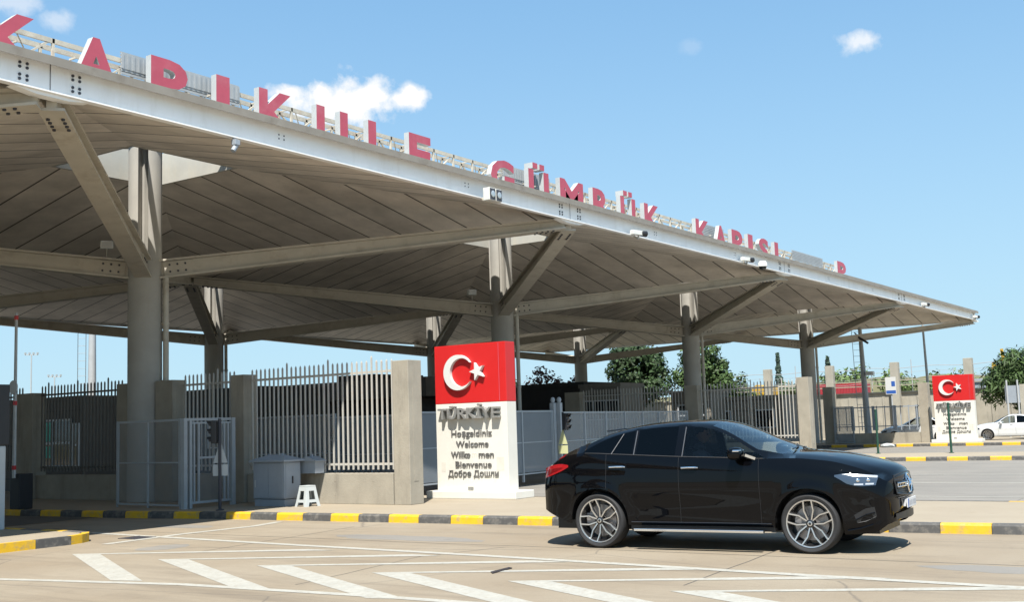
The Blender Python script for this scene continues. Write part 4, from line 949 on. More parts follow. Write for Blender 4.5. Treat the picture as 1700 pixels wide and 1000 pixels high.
# ------------------------------------------------------------------ cars
def paint(name, c, rough, spec=.5):
    M = bpy.data.materials.new(name); M.use_nodes = True; P = M.node_tree.nodes['Principled BSDF']; P.inputs['Base Color'].default_value = (*c, 1); P.inputs['Roughness'].default_value = rough
    P.inputs['Coat Weight'].default_value = 1.0; P.inputs['Coat Roughness'].default_value = .015; P.inputs['Specular IOR Level'].default_value = spec; P.inputs['Coat IOR'].default_value = 1.33
    n = M.node_tree.nodes.new('ShaderNodeTexNoise'); n.inputs['Scale'].default_value = 2.2; n.inputs['Detail'].default_value = 2
    b = M.node_tree.nodes.new('ShaderNodeBump'); b.inputs['Strength'].default_value = .02; b.inputs['Distance'].default_value = .02; M.node_tree.links.new(n.outputs[0], b.inputs['Height']); M.node_tree.links.new(b.outputs[0], P.inputs['Coat Normal'])
    return M
MT['paint_black'] = paint('black_car_paint', (.0018, .002, .0028), .4, 0.0)
MT['paint_white'] = paint('white_car_paint', (.55, .56, .56), .35)
MT['chrome'] = mat('chrome', (.82, .83, .85), .09, metal=1.0, var=0)
MT['trimgrey'] = mat('satin_trim', (.13, .13, .135), .35, metal=.6, var=0)
MT['rimsilver'] = mat('machined_alloy', (.66, .64, .61), .30, metal=.9, var=0)
MT['rimdark'] = mat('dark_alloy', (.03, .03, .032), .3, metal=.5, var=0, coat=.5)
MT['disc'] = mat('brake_disc', (.30, .28, .27), .4, metal=.7, var=.1)
MT['rubber'] = mat('tyre_rubber', (.018, .018, .019), .75, var=.15, scale=20)
MT['trim'] = mat('black_trim', (.012, .012, .013), .45, var=0)
MT['interior'] = mat('dark_interior', (.025, .024, .024), .8, var=.1)
MT['glass_dark'] = glass('privacy_glass', (.03, .033, .036), .7, ior=1.42)
MT['glass_side'] = glass('side_glass', (.74, .79, .80), .8, ior=1.42)
MT['glass_ws'] = glass('windscreen_glass', (.60, .70, .68), 1.0, ior=2.1)
MT['taillight'] = mat('tail_light_red', (.26, .006, .009), .08, var=0, coat=1)
MT['taildark'] = mat('tail_light_dark_red', (.13, .004, .006), .1, var=0, coat=1)
MT['lens'] = mat('headlight_lens', (.05, .07, .10), .05, var=0, coat=1, metal=.3)
MT['drl'] = mat('headlight_bright_strip', (.5, .52, .55), .2, metal=.4, var=0)
MT['grille'] = mat('grille_mesh', (.05, .047, .042), .45, metal=.4, var=.3, scale=60)
MT['plate'] = mat('number_plate', (.55, .56, .57), .4, var=0)
MT['platemark'] = mat('plate_mark', (.32, .33, .36), .5, var=0)
MT['skin'] = mat('skin', (.42, .25, .17), .55, var=.05)
MT['hair'] = mat('dark_hair', (.02, .016, .013), .6, var=.2, scale=40)
MT['shirt'] = mat('grey_shirt', (.16, .17, .20), .85, var=.08)
MT['trouser'] = mat('dark_trousers', (.03, .032, .04), .85, var=.08)

SUV = dict(x0=-1.08, x1=4.05, wb=3.0, R=.385, RA=.452, zb_low=[(-1.08, .52), (-.85, .44), (-.45, .34), (0, .33), (3.0, .33), (3.42, .25), (3.8, .265), (3.96, .30), (4.05, .37)],
    zc=[(-1.08, 1.10), (-1.02, 1.17), (-.92, 1.235), (-.72, 1.335), (-.48, 1.445), (-.2, 1.555), (.2, 1.67), (.65, 1.74), (1.1, 1.765), (1.5, 1.755), (1.72, 1.715), (2.0, 1.615), (2.3, 1.485), (2.6, 1.37), (2.76, 1.315), (3.0, 1.295), (3.25, 1.265), (3.55, 1.205), (3.8, 1.14), (3.94, 1.095), (4.02, 1.04), (4.05, .97)],
    zb=[(-1.08, 1.02), (-.95, 1.13), (-.75, 1.24), (-.5, 1.31), (-.2, 1.335), (.26, 1.315), (.56, 1.30), (1.28, 1.265), (1.87, 1.245), (2.4, 1.225), (2.75, 1.225), (3.2, 1.19), (3.6, 1.11), (3.85, 1.03), (4.05, .90)],
    zt=[(-.25, 1.345), (-.08, 1.44), (.11, 1.525), (.35, 1.60), (.59, 1.645), (.96, 1.675), (1.23, 1.68), (1.54, 1.655), (1.83, 1.575), (2.10, 1.445), (2.28, 1.345), (2.50, 1.235)],
    w=[(-1.08, .80), (-.98, .88), (-.8, .93), (-.5, .965), (0, .985), (.6, .972), (1.5, .968), (2.4, .975), (3.0, .985), (3.35, .972), (3.6, .955), (3.8, .925), (3.96, .87), (4.05, .78)],
    fb=[(-1.08, .90), (-.5, .925), (0, .945), (2.4, .945), (2.8, .91), (3.3, .885), (4.05, .86)],
    prof=[(.22, .90), (.38, .958), (.58, .968), (.72, .985), (.86, 1.0), (1.0, .995), (1.12, .975), (1.25, .95)],
    bl=[(-1.08, -.20), (-.6, -.06), (-.3, 0), (3.25, 0), (3.6, .06), (4.05, .19)], bt=[(-1.08, -.20), (-.6, -.10), (-.2, 0), (1.4, 0), (1.9, .07), (2.75, .14), (3.3, .13), (4.05, .19)],
    doors=[(.14, 1.23), (1.23, 2.36)], panes=[(-.25, .53, 'glass_dark'), (.59, 1.17, 'glass_dark'), (1.29, 2.50, 'glass_side')], ws=(1.66, 2.74), rg=(-.78, .05), tw=.29)
SEDAN = dict(x0=-.85, x1=3.45, wb=2.58, R=.31, RA=.365, zb_low=[(-.85, .36), (-.5, .24), (0, .22), (2.6, .22), (3.2, .2), (3.45, .3)],
    zc=[(-.85, .95), (-.75, 1.03), (-.3, 1.09), (-.08, 1.13), (.1, 1.24), (.35, 1.37), (.75, 1.455), (1.1, 1.465), (1.4, 1.44), (1.65, 1.34), (2.0, 1.16), (2.25, 1.03), (2.6, .985), (3.0, .91), (3.3, .80), (3.45, .66)],
    zb=[(-.85, .86), (-.6, .96), (-.1, .985), (.5, .97), (1.5, .945), (2.1, .92), (2.6, .89), (3.1, .80), (3.45, .58)],
    zt=[(-.02, .985), (.18, 1.15), (.4, 1.29), (.8, 1.375), (1.15, 1.385), (1.45, 1.345), (1.7, 1.20), (2.05, .93)],
    w=[(-.85, .66), (-.7, .78), (-.3, .83), (.5, .85), (1.5, .85), (2.4, .85), (2.9, .82), (3.25, .74), (3.45, .58)], fb=[(-.85, .9), (0, .94), (2.2, .94), (2.6, .9), (3.45, .86)],
    prof=[(.2, .92), (.35, .97), (.55, .985), (.7, 1.0), (.85, .985), (.95, .95)], bl=[(-.85, -.12), (-.4, 0), (2.9, 0), (3.45, .18)], bt=[(-.85, -.12), (-.4, -.04), (0, 0), (1.3, 0), (2.2, .1), (2.9, .1), (3.45, .18)],
    doors=[(.16, 1.05), (1.05, 1.98)], panes=[(-.02, .98, 'glass_dark'), (1.06, 2.05, 'glass_side')], ws=(1.42, 2.24), rg=(-.06, .42), tw=.19)
def pch(k):
    X = np.array([a for a, b in k], float); Y = np.array([b for a, b in k], float)
    h = np.diff(X); dl = np.diff(Y) / h; m = np.zeros(len(X)); m[0] = dl[0]; m[-1] = dl[-1]
    for i in range(1, len(X) - 1):
        if dl[i - 1] * dl[i] > 0: w1 = 2 * h[i] + h[i - 1]; w2 = h[i] + 2 * h[i - 1]; m[i] = (w1 + w2) / (w1 / dl[i - 1] + w2 / dl[i])
    def f(x):
        x = min(max(x, X[0]), X[-1]); i = min(int(np.searchsorted(X, x, 'right')) - 1, len(X) - 2); t = (x - X[i]) / h[i]
        return float((2 * t**3 - 3 * t**2 + 1) * Y[i] + (t**3 - 2 * t**2 + t) * h[i] * m[i] + (-2 * t**3 + 3 * t**2) * Y[i + 1] + (t**3 - t**2) * h[i] * m[i + 1])
    return f
def make_car(name, label, p, pm, chrome=True):
    root = thing(name, label, 'car')
    F = {k: pch(p[k]) for k in ('zb_low', 'zc', 'zb', 'zt', 'w', 'fb', 'prof', 'bl', 'bt')}
    R, RA, wb = p['R'], p['RA'], p['wb']; dx0, dx1 = p['zt'][0][0], p['zt'][-1][0]
    def zlow(x):
        z = F['zb_low'](x)
        for xw in (0, wb):
            if abs(x - xw) < RA: z = max(z, R + math.sqrt(RA * RA - (x - xw) ** 2))
        return z
    def W(x, z):
        zb = F['zb'](x); top = F['fb'](x); b = F['prof'](z); zz = zb - .22
        if z > zz: t = min(1, (z - zz) / .22); b = F['prof'](zz) * (1 - t * t) + top * t * t
        y = F['w'](x) * b
        for xw in (0, wb):
            d = math.hypot(x - xw, z - R)
            if d > RA * .9: y += .022 * math.exp(-((d - RA) / .075) ** 2) * min(1, max(0, (zb - z) / .15))
        return y
    NL = 13; NT = 6; rows = NL + 2 + NT
    def section(x):
        zl, zb, zc = zlow(x), F['zb'](x), F['zc'](x); zb = max(zb, zl + .05); out = []
        for j in range(NL + 1):
            z = zl + (zb - zl) * j / NL; out.append((W(x, z), z, 0.0))
        yb = out[-1][0]; zt = F['zt'](x) if dx0 < x < dx1 else zb; zt = max(zt, zb + .0015)
        yt = yb - .56 * (zt - zb) - .0008; out.append((yt, zt, .45))
        k = zc - zt; ze = zt + k * (.42 if dx0 < x < dx1 else .55); ye = yt - (.055 + .30 * max(0, k) * .5 + (.0 if dx0 < x < dx1 else .06)); out.append((ye, ze, 1.0))
        for j in range(1, NT):
            t = j / (NT - 1); y = ye * (1 - t); out.append((y, ze + (zc - ze) * (1 - (1 - t) ** 2.2), 1.0))
        return [(x - (F['bl'](x) + (F['bt'](x) - F['bl'](x)) * kk) * (y / .95) ** 2, y, z) for y, z, kk in out]
    xs = set(np.linspace(p['x0'], p['x1'], 64).round(4).tolist())
    for xw in (0, wb):
        for a in np.linspace(0, math.pi, 23): xs.add(round(xw + RA * math.cos(a) * .9999, 4))
        xs.add(round(xw - RA - .003, 4)); xs.add(round(xw + RA + .003, 4))
    sp = [q for a, b, _ in p['panes'] for q in (a, b)] + [q for d in p['doors'] for q in d] + list(p['ws']) + list(p['rg'])
    xs = [x for x in xs if all(abs(x - s) > .012 for s in sp)] + sp
    xs = sorted(set(xs + [p['x0'] + .012, p['x0'] + .035, p['x1'] - .012, p['x1'] - .035])); n = len(xs)
    secs = [section(x) for x in xs]; nr = len(secs[0])
    groups = {}
    def put(key, quad):
        d = groups.setdefault(key, ({}, [], [])); ids = []
        for k in quad:
            if k not in d[0]: d[0][k] = len(d[1]); i, j, s = k; x, y, z = secs[i][j]; d[1].append((x, y * s, z))
            ids.append(d[0][k])
        if len(set(ids)) > 2: d[2].append(ids)
    for i in range(n - 1):
        xm = (xs[i] + xs[i + 1]) / 2
        for j in range(nr - 1):
            for s in (-1, 1):
                key = ('body',)
                if j == NL:
                    for a, b, gm in p['panes']:
                        if a < xm < b: key = ('side_window', gm, s, a)
                elif j >= NL + 2:
                    if p['ws'][0] < xm < p['ws'][1]: key = ('windscreen', 'glass_ws')
                    elif p['rg'][0] < xm < p['rg'][1]: key = ('rear_window', 'glass_dark')
                elif 1 <= j < NL:
                    for a, b in p['doors']:
                        if a < xm < b: key = ('door', pm, s, a)
                if key == ('body',) and j >= NL and xm > p['ws'][1]: key = ('bonnet', pm)
                put(key, [(i, j, s), (i + 1, j, s), (i + 1, j + 1, s), (i, j + 1, s)])
    objs = {}
    for key, (_, vs, fs) in groups.items():
        mb = MB(); mb.add(vs, fs)
        if key == ('body',):
            for e in (0, n - 1):
                loop = [(secs[e][j][0], secs[e][j][1], secs[e][j][2]) for j in range(nr)] + [(secs[e][j][0], -secs[e][j][1], secs[e][j][2]) for j in range(nr - 2, -1, -1)]
                c = (secs[e][0][0] + (.0), 0, .75 * R / .385); m_ = len(loop)
                xi = secs[e][nr - 1][0]
                mid = [(xi - (F['bl'](xs[e])) * (y * .55 / .95) ** 2 + (.004 if e else -.004), y * .55, (z - .7) * .55 + .7) for x, y, z in loop]
                mb.add(loop + mid + [(xi + (.006 if e else -.006), 0, .7)], [(k, (k + 1) % m_, m_ + (k + 1) % m_, m_ + k) for k in range(m_)] + [(m_ + k, m_ + (k + 1) % m_, 2 * m_) for k in range(m_)])
        o = mb.build(key[0], pm if key[0] in ('body', 'door', 'bonnet') else key[1], root, smooth=42)
        bm = bmesh.new(); bm.from_mesh(o.data); bmesh.ops.remove_doubles(bm, verts=bm.verts[:], dist=.0012); bmesh.ops.recalc_face_normals(bm, faces=bm.faces[:]); bm.to_mesh(o.data); bm.free()
        for q in o.data.polygons: q.use_smooth = True
        objs[key] = o
    body = objs[('body',)]
    # underside, wheel housings
    b = MB(); b.box(p['x0'] + .25, p['x1'] - .25, -.62, .62, .24 * R / .385, .45 * R / .385)
    b.box(RA + .02, wb - RA - .02, -F['w'](1.2) * .93, F['w'](1.2) * .93, .27 * R / .385, .42 * R / .385)
    for xw in (0, wb):
        for s in (-1, 1):
            m_ = 20; yo, yi = F['w'](xw) * .965, F['w'](xw) - .36
            vs = [(xw + RA * 1.0 * math.cos(math.pi * i / m_), s * y, R + RA * 1.0 * math.sin(math.pi * i / m_)) for y in (yo, yi) for i in range(m_ + 1)]
            b.add(vs, [(i, i + 1, m_ + 2 + i, m_ + 1 + i) for i in range(m_)] + [tuple(range(m_ + 1, 2 * m_ + 2))])
    b.build('underbody', 'trim', root, recalc=False)
    # panel gaps
    gp = MB()
    for s in (-1, 1):
        for x in sorted({q for d in p['doors'] for q in d}):
            z0, z1 = max(zlow(x), .36 * R / .385) + .02, F['zb'](x); pts = [(x - F['bl'](x) * (W(x, z) / .95) ** 2, s * (W(x, z) + .0005), z) for z in np.linspace(z0, z1, 12)]
            gp.path(pts, .0035, 4)
    gp.build('panel_gaps', 'trim', body)
    # wheels
    wheel = None
    for k, (xw, s) in enumerate(((0, -1), (0, 1), (wb, -1), (wb, 1))):
        if wheel is None:
            T = p['tw']; w = bpy.data.objects.new('wheel', None); col.objects.link(w); w.parent = root
            t = MB(); prof = [(R * .80, -.012), (R * .835, -.002), (R * .92, .004), (R * .97, -.012), (R * .995, -.045), (R, -T * .3), (R, -T * .7), (R * .995, -T + .045), (R * .95, -T + .01), (R * .79, -T)]
            t.lathe(prof, (0, 0, 0), (0, 1, 0), 56); t.build('tyre', 'rubber', w, smooth=50)
            r = MB(); ri = R * .80
            r.lathe([(ri + .002, -.010), (ri - .004, -.001), (ri - .016, -.004), (ri - .020, -.02)], (0, 0, 0), (0, 1, 0), 56, 0)
            r.lathe([(ri - .019, -.02), (ri - .045, -.10), (ri - .05, -T + .02)], (0, 0, 0), (0, 1, 0), 48, 1)
            r.lathe([(0, -.17), (ri - .03, -.17)], (0, 0, 0), (0, 1, 0), 40, 1)
            q = R / .385
            for a in range(5):
                M = Matrix.Rotation(2 * math.pi * a / 5 + .31, 4, 'Y')
                for sd in (-1, 1):
                    sb = MB()
                    P0 = (sd * .022 * q, -.045, .045 * q); P1 = (sd * .060 * q, -.030, .165 * q); P2 = (sd * .052 * q, -.012, ri - .012)
                    sb.bar(P0, P1, .016 * q, .03, 0, up=(0, 1, 0)); sb.bar(P1, P2, .016 * q, .03, 0, up=(0, 1, 0))
                    sb.bar((sd * .030 * q, -.06, .05 * q), (sd * .078 * q, -.036, ri - .012), .024 * q, .03, 1, up=(0, 1, 0))
                    sb.xform(M); 
                    for f, mi in zip(sb.f, sb.mi): r.add([sb.v[i_] for i_ in f], [tuple(range(len(f)))], mi)
            r.lathe([(0, -.018), (.03 * q, -.02), (.055 * q, -.03), (.062 * q, -.06)], (0, 0, 0), (0, 1, 0), 24, 1)
            r.lathe([(.018 * q, -.0165), (.030 * q, -.018)], (0, 0, 0), (0, 1, 0), 24, 0)
            r.build('rim', ['rimsilver', 'rimdark'], w)
            d = MB(); d.lathe([(.06, -.12), (ri * .72, -.12), (ri * .72, -.15)], (0, 0, 0), (0, 1, 0), 40); d.box(ri * .35, ri * .78, -.16, -.10, -.07, .10, bev=.01); d.build('brake_disc', 'disc', w)
            wheel = w
        else: w = copy_tree(wheel, root)
        w.location = (xw, s * .985 * F['w'](xw) / F['w'](xw) * (F['w'](xw) - .004), R); w.rotation_euler = (0, .5 * k, 0 if s > 0 else math.pi)
    def surf(x, z, off=.004, s=-1):
        y = W(x, z) + off; return (x - F['bl'](x) * (y / .95) ** 2 + (off if x > wb else 0), s * y, z)
    def patch(xa, xb, zu, zl_, m_, nm, parent, off=.004, nx=16, nz=5, sides=(-1, 1)):
        res = []
        for s in sides:
            mb = MB(); vs = []
            for i in range(nx + 1):
                x = xa + (xb - xa) * i / nx; t = i / nx
                for j in range(nz + 1): z = zl_(t) + (zu(t) - zl_(t)) * j / nz; vs.append(surf(x, z, off, s))
            mb.add(vs, [(i * (nz + 1) + j, (i + 1) * (nz + 1) + j, (i + 1) * (nz + 1) + j + 1, i * (nz + 1) + j + 1) for i in range(nx) for j in range(nz)])
            res.append(mb.build(nm, m_, parent, smooth=60))
        return res
    return root, objs, body, F, W, surf, patch, zlow

car, co, body, F, W, surf, patch, zlow = make_car('parked_car', 'glossy black coupe style car on the road in front of the large welcome sign', SUV, 'paint_black')
car.name = 'black_car'
# lights
lerp = lambda a, b: (lambda t: a + (b - a) * t)
pw = lambda pts: pch(pts)
hu = pw([(0, 1.005), (.25, 1.02), (.6, 1.012), (1, .99)]); hl = pw([(0, .985), (.15, .945), (.35, .89), (.7, .862), (1, .868)])
hs = patch(3.36, 3.955, hu, hl, 'lens', 'headlight', car, .004)
for o, s in zip(hs, (-1, 1)):
    patch(3.47, 3.945, lambda t: hu(.15 + .85 * t) - .002, lambda t: hu(.15 + .85 * t) - .006 - .024 * min(1, t * 3), 'drl', 'light_strip', o, .008, 16, 2, (s,))
    patch(3.66, 3.80, lambda t: .895, lambda t: .875, 'drl', 'light_strip', o, .008, 6, 1, (s,)); patch(3.83, 3.93, lambda t: .898, lambda t: .878, 'drl', 'light_strip', o, .008, 6, 1, (s,))
    for x in (3.72, 3.86):
        c = Vector(surf(x, .935, .006, s)); b = MB(); b.lathe([(0, .012), (.018, .010), (.026, .0)], c, (Vector(surf(x, .935, .05, s)) - c), 14); b.build('projector', 'chrome', o, smooth=50)
tu = pw([(0, 1.12), (.3, 1.165), (.7, 1.185), (1, 1.17)]); tl = pw([(0, .98), (.3, 1.02), (.7, 1.08), (1, 1.14)])
ts = patch(-1.06, -.50, tu, tl, 'taillight', 'tail_light', car, .006)
for o, s in zip(ts, (-1, 1)): patch(-1.03, -.62, lambda t: tu(t * .75 + .03) - .05, lambda t: tl(t * .75 + .03) + .035, 'taildark', 'lamp_insert', o, .009, 10, 2, (s,))
# grille and front face
nose = lambda y, o=0.0: 4.062 + o - .19 * (abs(y) / .95) ** 2.0
def nosepanel(pts_top, pts_bot, y0, y1, m, nm, parent, o=0.0, n=20, th=.0):
    mb = MB(); vs = []
    for i in range(n + 1):
        y = y0 + (y1 - y0) * i / n; a = abs(y) / max(abs(y0), abs(y1))
        for z in (pts_bot(a), pts_top(a)): vs.append((nose(y, o) - (.02 if z > .9 else 0) * 1.0 - max(0, z - .9) * .25, y, z))
    mb.add(vs, [(2 * i, 2 * i + 2, 2 * i + 3, 2 * i + 1) for i in range(n)]); return mb.build(nm, m, parent, smooth=60)
gt_ = lambda a: .995 - .03 * a * a; gb_ = lambda a: .70 + .04 * a
gr = nosepanel(gt_, gb_, -.50, .50, 'grille', 'grille', car, .006)
b = MB(); P_ = lambda y, z, o=.014: (nose(y, o) - (.02 if z > .9 else 0) - max(0, z - .9) * .25, y, z)
ring = [P_(y, gt_(abs(y) / .5)) for y in np.linspace(-.5, .5, 16)] + [P_(y, gb_(abs(y) / .5)) for y in np.linspace(.5, -.5, 16)]
b.path(ring + [ring[0]], .011, 6); b.build('grille_surround', 'trim', gr)
b = MB()
for z in np.arange(.69, .97, .028): b.path([P_(y, z, .010) for y in np.linspace(-.47, .47, 13)], .0045, 4)
b.build('grille_slats', 'rimdark', gr)
b = MB()
for s in (-1, 1):
    for z in (.825, .87): b.path([P_(s * y, z, .018) for y in np.linspace(.13, .485, 8)], .008, 6)
    for y in np.linspace(.16, .47, 6): b.path([P_(s * y, .825, .018), P_(s * y, .87, .018)], .007, 6)
b.path([P_(y, .8475, .012) for y in np.linspace(-.2, .2, 8)], .01, 6); b.build('chrome_bar', 'chrome', gr)
em = MB(); cz = .855; N = 32; RR = .118
em.path([P_(RR * math.cos(2 * math.pi * i / N), cz + RR * math.sin(2 * math.pi * i / N), .024) for i in range(N + 1)], .012, 8)
for k in range(3):
    a = math.pi / 2 + 2 * math.pi * k / 3; em.tube(P_(0, cz, .03), P_((RR - .008) * math.cos(a), cz + (RR - .008) * math.sin(a), .022), .021, 6, r2=.006)
em.build('emblem', 'chrome', gr, smooth=40)
lp_ = nosepanel(lambda a: .52 - .03 * a, lambda a: .41 + .01 * a, -.55, .55, 'trim', 'lower_intake', car, .004)
for s in (-1, 1):
    mb = MB(); pts = [(3.62, .50), (3.80, .58), (3.93, .60), (3.95, .48), (3.80, .42), (3.66, .40)]
    vs = [surf(x, z, .004, s) for x, z in pts]; mb.add(vs, [tuple(range(6))]); mb.build('side_intake', 'trim', car)
    b = MB(); b.path([surf(x, z, .008, s) for x, z in ((3.64, .44), (3.80, .50), (3.93, .53))], .008, 5); b.path([surf(x, z, .008, s) for x, z in ((3.50, .30), (3.7, .33), (3.9, .38))], .012, 5); b.build('intake_fin', 'paint_black', car)
pb = MB(); pb.box(4.085, 4.10, -.265, .265, .545, .665, bev=.004); pb.box(4.03, 4.084, -.2, .2, .56, .65); pl = pb.build('number_plate', 'plate', car)
b = MB(); b.box(4.101, 4.103, -.262, -.215, .549, .661); b.build('plate_band', 'bluesign', pl)
b = MB(); 
for y in (-.17, -.13, -.06, -.01, .07, .12, .17, .21): b.box(4.101, 4.1025, y, y + .026, .575, .635)
b.build('plate_marks', 'platemark', pl)
# trim on the flanks
for s in (-1, 1):
    for xa, k in ((.19, .14), (1.27, 1.23)):
        zh = 1.14 if xa < 1 else 1.12
        b = MB(); pts = [surf(xa, zh - .012, .004, s), surf(xa + .02, zh - .004, .030, s), surf(xa + .12, zh, .036, s), surf(xa + .215, zh, .030, s), surf(xa + .24, zh - .005, .004, s)]; b.path(pts, .014, 8); b.build('handle', 'chrome', co[('door', 'paint_black', s, k)], smooth=50)
    b = MB(); b.box(.60, 2.40, s * 1.0 - .05, s * 1.0 + .05, .262, .285); sbd = b.build('running_board', 'trim', car)
    b = MB(); b.box(.58, 2.42, s * 1.06 - .012, s * 1.06 + .012, .262, .297, bev=.005); b.build('board_edge', 'chrome', sbd)
    b = MB(); b.path([surf(x, .375, .006, s) for x in np.linspace(.50, 2.50, 12)], .007, 5); b.build('sill_strip', 'rimdark', car)
    # belt line and window dividers
    b = MB(); b.path([(x, s * (W(x, F['zb'](x)) + .002), F['zb'](x)) for x in np.linspace(-.2, 2.42, 24)], .007, 5); b.build('belt_moulding', 'trim', car)
    def on_glass(x, t, o=.006):
        zb_, zt_ = F['zb'](x), F['zt'](x); z = zb_ + (zt_ - zb_) * t; return (x, s * (W(x, zb_) - .56 * (z - zb_) + o), z)
    b = MB(); b.path([on_glass(.56, t) for t in (0, .5, .97)], .008, 6); b.path([on_glass(1.28, t) for t in (0, .5, .97)], .007, 6); b.path([on_glass(.22, 0), on_glass(.36, .97)], .006, 6); b.build('window_trim', 'trimgrey', car)
    # mirror
    mr = MB(); bmx = bmesh.new(); bmesh.ops.create_icosphere(bmx, subdivisions=3, radius=1)
    for v in bmx.verts: 
        q = v.co.copy(); q = Vector([math.copysign(abs(c) ** .7, c) for c in q]); v.co = (2.10 + q.x * .10, s * (1.075 + q.y * .13), 1.30 + q.z * .085)
    mr.bm(bmx); mr.bar((2.16, s * .90, 1.235), (2.12, s * 1.0, 1.27), .08, .04); mo = mr.build('wing_mirror', 'paint_black', car, smooth=60)
    b = MB(); b.box(2.075, 2.17, s * 1.075 - .128, s * 1.075 + .128, 1.325, 1.352, bev=.012)
    for v_i, v in enumerate(b.v): b.v[v_i] = (v[0] + .035 - .9 * (v[1] - s * 1.075) ** 2, v[1] * 1.003, v[2])
    b.bar((2.19, s * .96, 1.275), (2.32, s * .935, 1.225), .02, .035); b.build('mirror_trim', 'chrome', mo)
b = MB(); b.path([(.0 + .02, -.60, 1.64), (.02, 0, 1.665), (.02, .60, 1.64)], .012, 6); b.build('roof_spoiler', 'trim', car)
# wipers, interior
b = MB(); b.path([(2.72, -.55, 1.335), (2.66, -.05, 1.355), (2.60, .1, 1.385)], .009, 5); b.path([(2.70, .05, 1.345), (2.58, .6, 1.33)], .009, 5); b.build('wiper', 'trim', car)
it = MB(); it.box(1.98, 2.55, -.78, .78, .95, 1.19, bev=.05); it.box(-.6, 2.4, -.80, .80, .45, .52); itp = it.build('dashboard', 'interior', car)
for y in (-.38, .38):
    for x, nm in ((.98, 'seat'), (-.05, 'rear_seat')):
        b = MB(); b.box(x, x + .52, y - .25, y + .25, .55, .80, bev=.06); b.box(x - .18, x + .06, y - .25, y + .25, .72, 1.34, bev=.06); b.box(x - .15, x - .03, y - .13, y + .13, 1.36, 1.52, bev=.04); b.build(nm, 'interior', car)
b = MB(); c = Vector((1.83, .38, 1.10)); ax = Vector((-.9, 0, .42)).normalized(); u = ax.cross(Vector((0, 1, 0))).normalized(); v = Vector((0, 1, 0))
b.path([c + (u * math.cos(2 * math.pi * i / 24) + v * math.sin(2 * math.pi * i / 24)) * .185 for i in range(25)], .016, 6); b.path([c - v * .18, c, c + v * .18], .02, 6); b.path([c, c - ax * .25], .03, 6); b.build('steering_wheel', 'trim', car)
b = MB(); b.box(1.74, 1.78, -.12, .12, 1.58, 1.64, bev=.01); b.build('rear_view_mirror', 'trim', car)
car.location = (15.04, 8.39, .004); car.rotation_euler = (0, 0, math.atan2(-.9968, .0802))

# distant white cars
wc, _, wbody, F2, W2, surf2, patch2, zl2 = make_car('white_car', 'white parked saloon right of the distant welcome sign', SEDAN, 'paint_white')
patch2(3.0, 3.40, lambda t: .72, lambda t: .62 - .02 * t, 'lens', 'headlight', wc, .004); patch2(-.83, -.6, lambda t: .88, lambda t: .72, 'taillight', 'tail_light', wc, .004)
for s in (-1, 1):
    for xa in (.3, 1.2):
        b = MB(); b.path([surf2(xa, .86, .01, s), surf2(xa + .16, .86, .01, s)], .012, 6); b.build('handle', 'trim', wc)
    b = MB(); b.box(1.75, 1.88, s * .93 - .09, s * .93 + .09, .93, 1.05, bev=.03); b.build('wing_mirror', 'paint_white', wc)
b = MB(); b.box(3.44, 3.46, -.24, .24, .38, .48); b.build('number_plate', 'plate', wc)
wc['group'] = 'white cars parked beyond the third island'
wc.location = (71.6, 12.7, .034); wc.rotation_euler = (0, 0, math.atan2(1, -.15))
dup(wc, 'white parked car half hidden behind the far pier and the distant welcome sign', (69.0, 17.3, .034), math.atan2(1, -.12))

# ------------------------------------------------------------------ driver
def skinned(name, verts, edges, radii, m, parent=None, root=0, sub=2):
    me = bpy.data.meshes.new(name); me.from_pydata(verts, edges, []); o = bpy.data.objects.new(name, me); col.objects.link(o)
    sk = o.modifiers.new('s', 'SKIN'); 
    for i, r in enumerate(radii): me.skin_vertices[0].data[i].radius = (r, r) if not isinstance(r, tuple) else r
    me.skin_vertices[0].data[root].use_root = True; ss = o.modifiers.new('u', 'SUBSURF'); ss.levels = ss.render_levels = sub
    dg = bpy.context.evaluated_depsgraph_get(); dg.update(); m2 = bpy.data.meshes.new_from_object(o.evaluated_get(dg)); bpy.data.objects.remove(o)
    m2.materials.clear(); m2.materials.append(MT[m]); o = bpy.data.objects.new(name, m2); col.objects.link(o)
    for q in m2.polygons: q.use_smooth = True
    if parent: o.parent = parent
    return o
dr = thing('person', 'driver in a grey shirt with short dark hair steering the black car', 'person')
V = [(1.10, 0, .84), (1.04, 0, 1.02), (1.00, 0, 1.22), (1.01, 0, 1.33), (1.06, 0, 1.42)]; Ed = [(0, 1), (1, 2), (2, 3), (3, 4)]; Rd = [.15, .135, .15, .065, .06]
def add(pv, r, par): V.append(pv); Rd.append(r); Ed.append((par, len(V) - 1)); return len(V) - 1
for s in (-1, 1):
    sh = add((1.02, s * .19, 1.25), .062, 2); el = add((1.30, s * .23, 1.04), .046, sh); wr = add((1.60, s * .19, 1.17), .030, el)
    hp = add((1.14, s * .10, .84), .10, 0); kn = add((1.58, s * .14, .92), .075, hp); an = add((1.92, s * .12, .60), .05, kn); add((2.05, s * .12, .58), .045, an)
bd = skinned('body', V, Ed, Rd, 'shirt', dr)
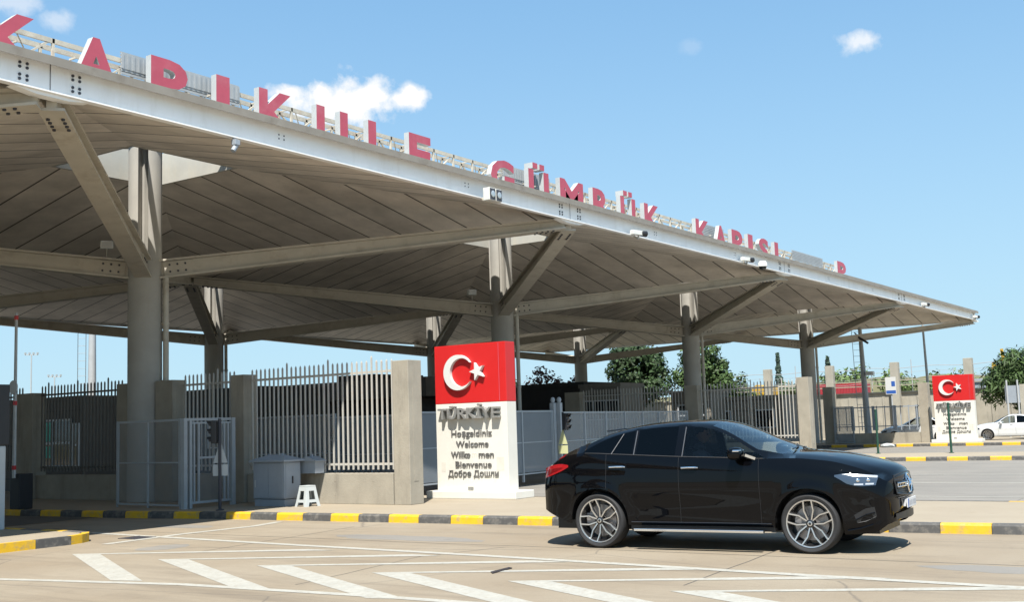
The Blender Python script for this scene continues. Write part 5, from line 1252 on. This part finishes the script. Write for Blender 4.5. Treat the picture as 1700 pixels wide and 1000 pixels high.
# head, as one surface with brow, nose and chin
mb = MB(); bmx = bmesh.new(); bmesh.ops.create_icosphere(bmx, subdivisions=4, radius=1)
for v in bmx.verts:
    q = v.co.copy(); x, y, z = q.x * .098, q.y * .077, q.z * .122
    if q.z < 0: x *= 1 + .10 * q.z; y *= 1 + .28 * q.z; x += .012 * (-q.z) if q.x > 0 else .02 * (-q.z)
    nz_ = math.exp(-((q.y / .17) ** 2) - ((q.z + .12) / .24) ** 2); 
    if q.x > .5: x += .026 * nz_ - .010 * math.exp(-(((abs(q.y) - .38) / .16) ** 2) - ((q.z - .08) / .12) ** 2) + .006 * math.exp(-((q.y / .3) ** 2) - ((q.z + .5) / .07) ** 2)
    v.co = (1.085 + x, y, 1.535 + z)
mb.bm(bmx)
for s in (-1, 1):
    bmx = bmesh.new(); bmesh.ops.create_icosphere(bmx, subdivisions=2, radius=1)
    for v in bmx.verts: v.co = (1.075 + v.co.x * .018, s * .078 + v.co.y * .010, 1.53 + v.co.z * .030)
    mb.bm(bmx)
hd = mb.build('head', 'skin', dr, smooth=True)
mb = MB(); bmx = bmesh.new(); bmesh.ops.create_icosphere(bmx, subdivisions=3, radius=1)
bmesh.ops.delete(bmx, geom=[v for v in bmx.verts if v.co.z < -.05 + .55 * max(0, v.co.x + .1) and v.co.x > -.55 or v.co.z < -.45], context='VERTS')
for v in bmx.verts: v.co = (1.078 + v.co.x * .106, v.co.y * .084, 1.545 + v.co.z * .126)
mb.bm(bmx); mb.build('hair', 'hair', dr, smooth=True)
mb = MB()
for s in (-1, 1):
    bmx = bmesh.new(); bmesh.ops.create_icosphere(bmx, subdivisions=2, radius=.011); bmesh.ops.translate(bmx, vec=(1.167, s * .030, 1.545), verts=bmx.verts); mb.bm(bmx)
mb.build('eyes', 'hair', dr)
for s in (-1, 1):
    base = Vector((1.60, s * .19, 1.17)); Vh = [base, base + Vector((.06, -s * .004, .02)), base + Vector((.10, -s * .008, .03))]; Eh = [(0, 1), (1, 2)]; Rh = [.026, (.022, .040), (.018, .040)]
    for k, (ln, dy) in enumerate(((.070, -.028), (.080, -.010), (.076, .009), (.060, .026))):
        a0 = len(Vh); k0 = Vh[2] + Vector((.006, dy, .004)); Vh += [k0, k0 + Vector((ln * .45, dy * .15, .014)), k0 + Vector((ln * .60, dy * .15, -.018)), k0 + Vector((ln * .25, dy * .1, -.040))]; Eh += [(2, a0), (a0, a0 + 1), (a0 + 1, a0 + 2), (a0 + 2, a0 + 3)]; Rh += [.010, .0095, .009, .008]
    a0 = len(Vh); k0 = Vh[1]; Vh += [k0 + Vector((.02, -s * .035, -.008)), k0 + Vector((.055, -s * .045, -.018)), k0 + Vector((.085, -s * .035, -.028))]; Eh += [(1, a0), (a0, a0 + 1), (a0 + 1, a0 + 2)]; Rh += [.012, .011, .009]
    skinned('hand', [tuple(q) for q in Vh], Eh, Rh, 'skin', dr, 0, 1)
ca = car.rotation_euler.z; off = Vector((.02, .38, 0)); dr.location = (car.location.x + math.cos(ca) * off.x - math.sin(ca) * off.y, car.location.y + math.sin(ca) * off.x + math.cos(ca) * off.y, .004); dr.rotation_euler = (0, 0, ca)
for o in list(bpy.data.objects):
    if o.type == 'MESH' and o.data.users == 0: bpy.data.objects.remove(o)
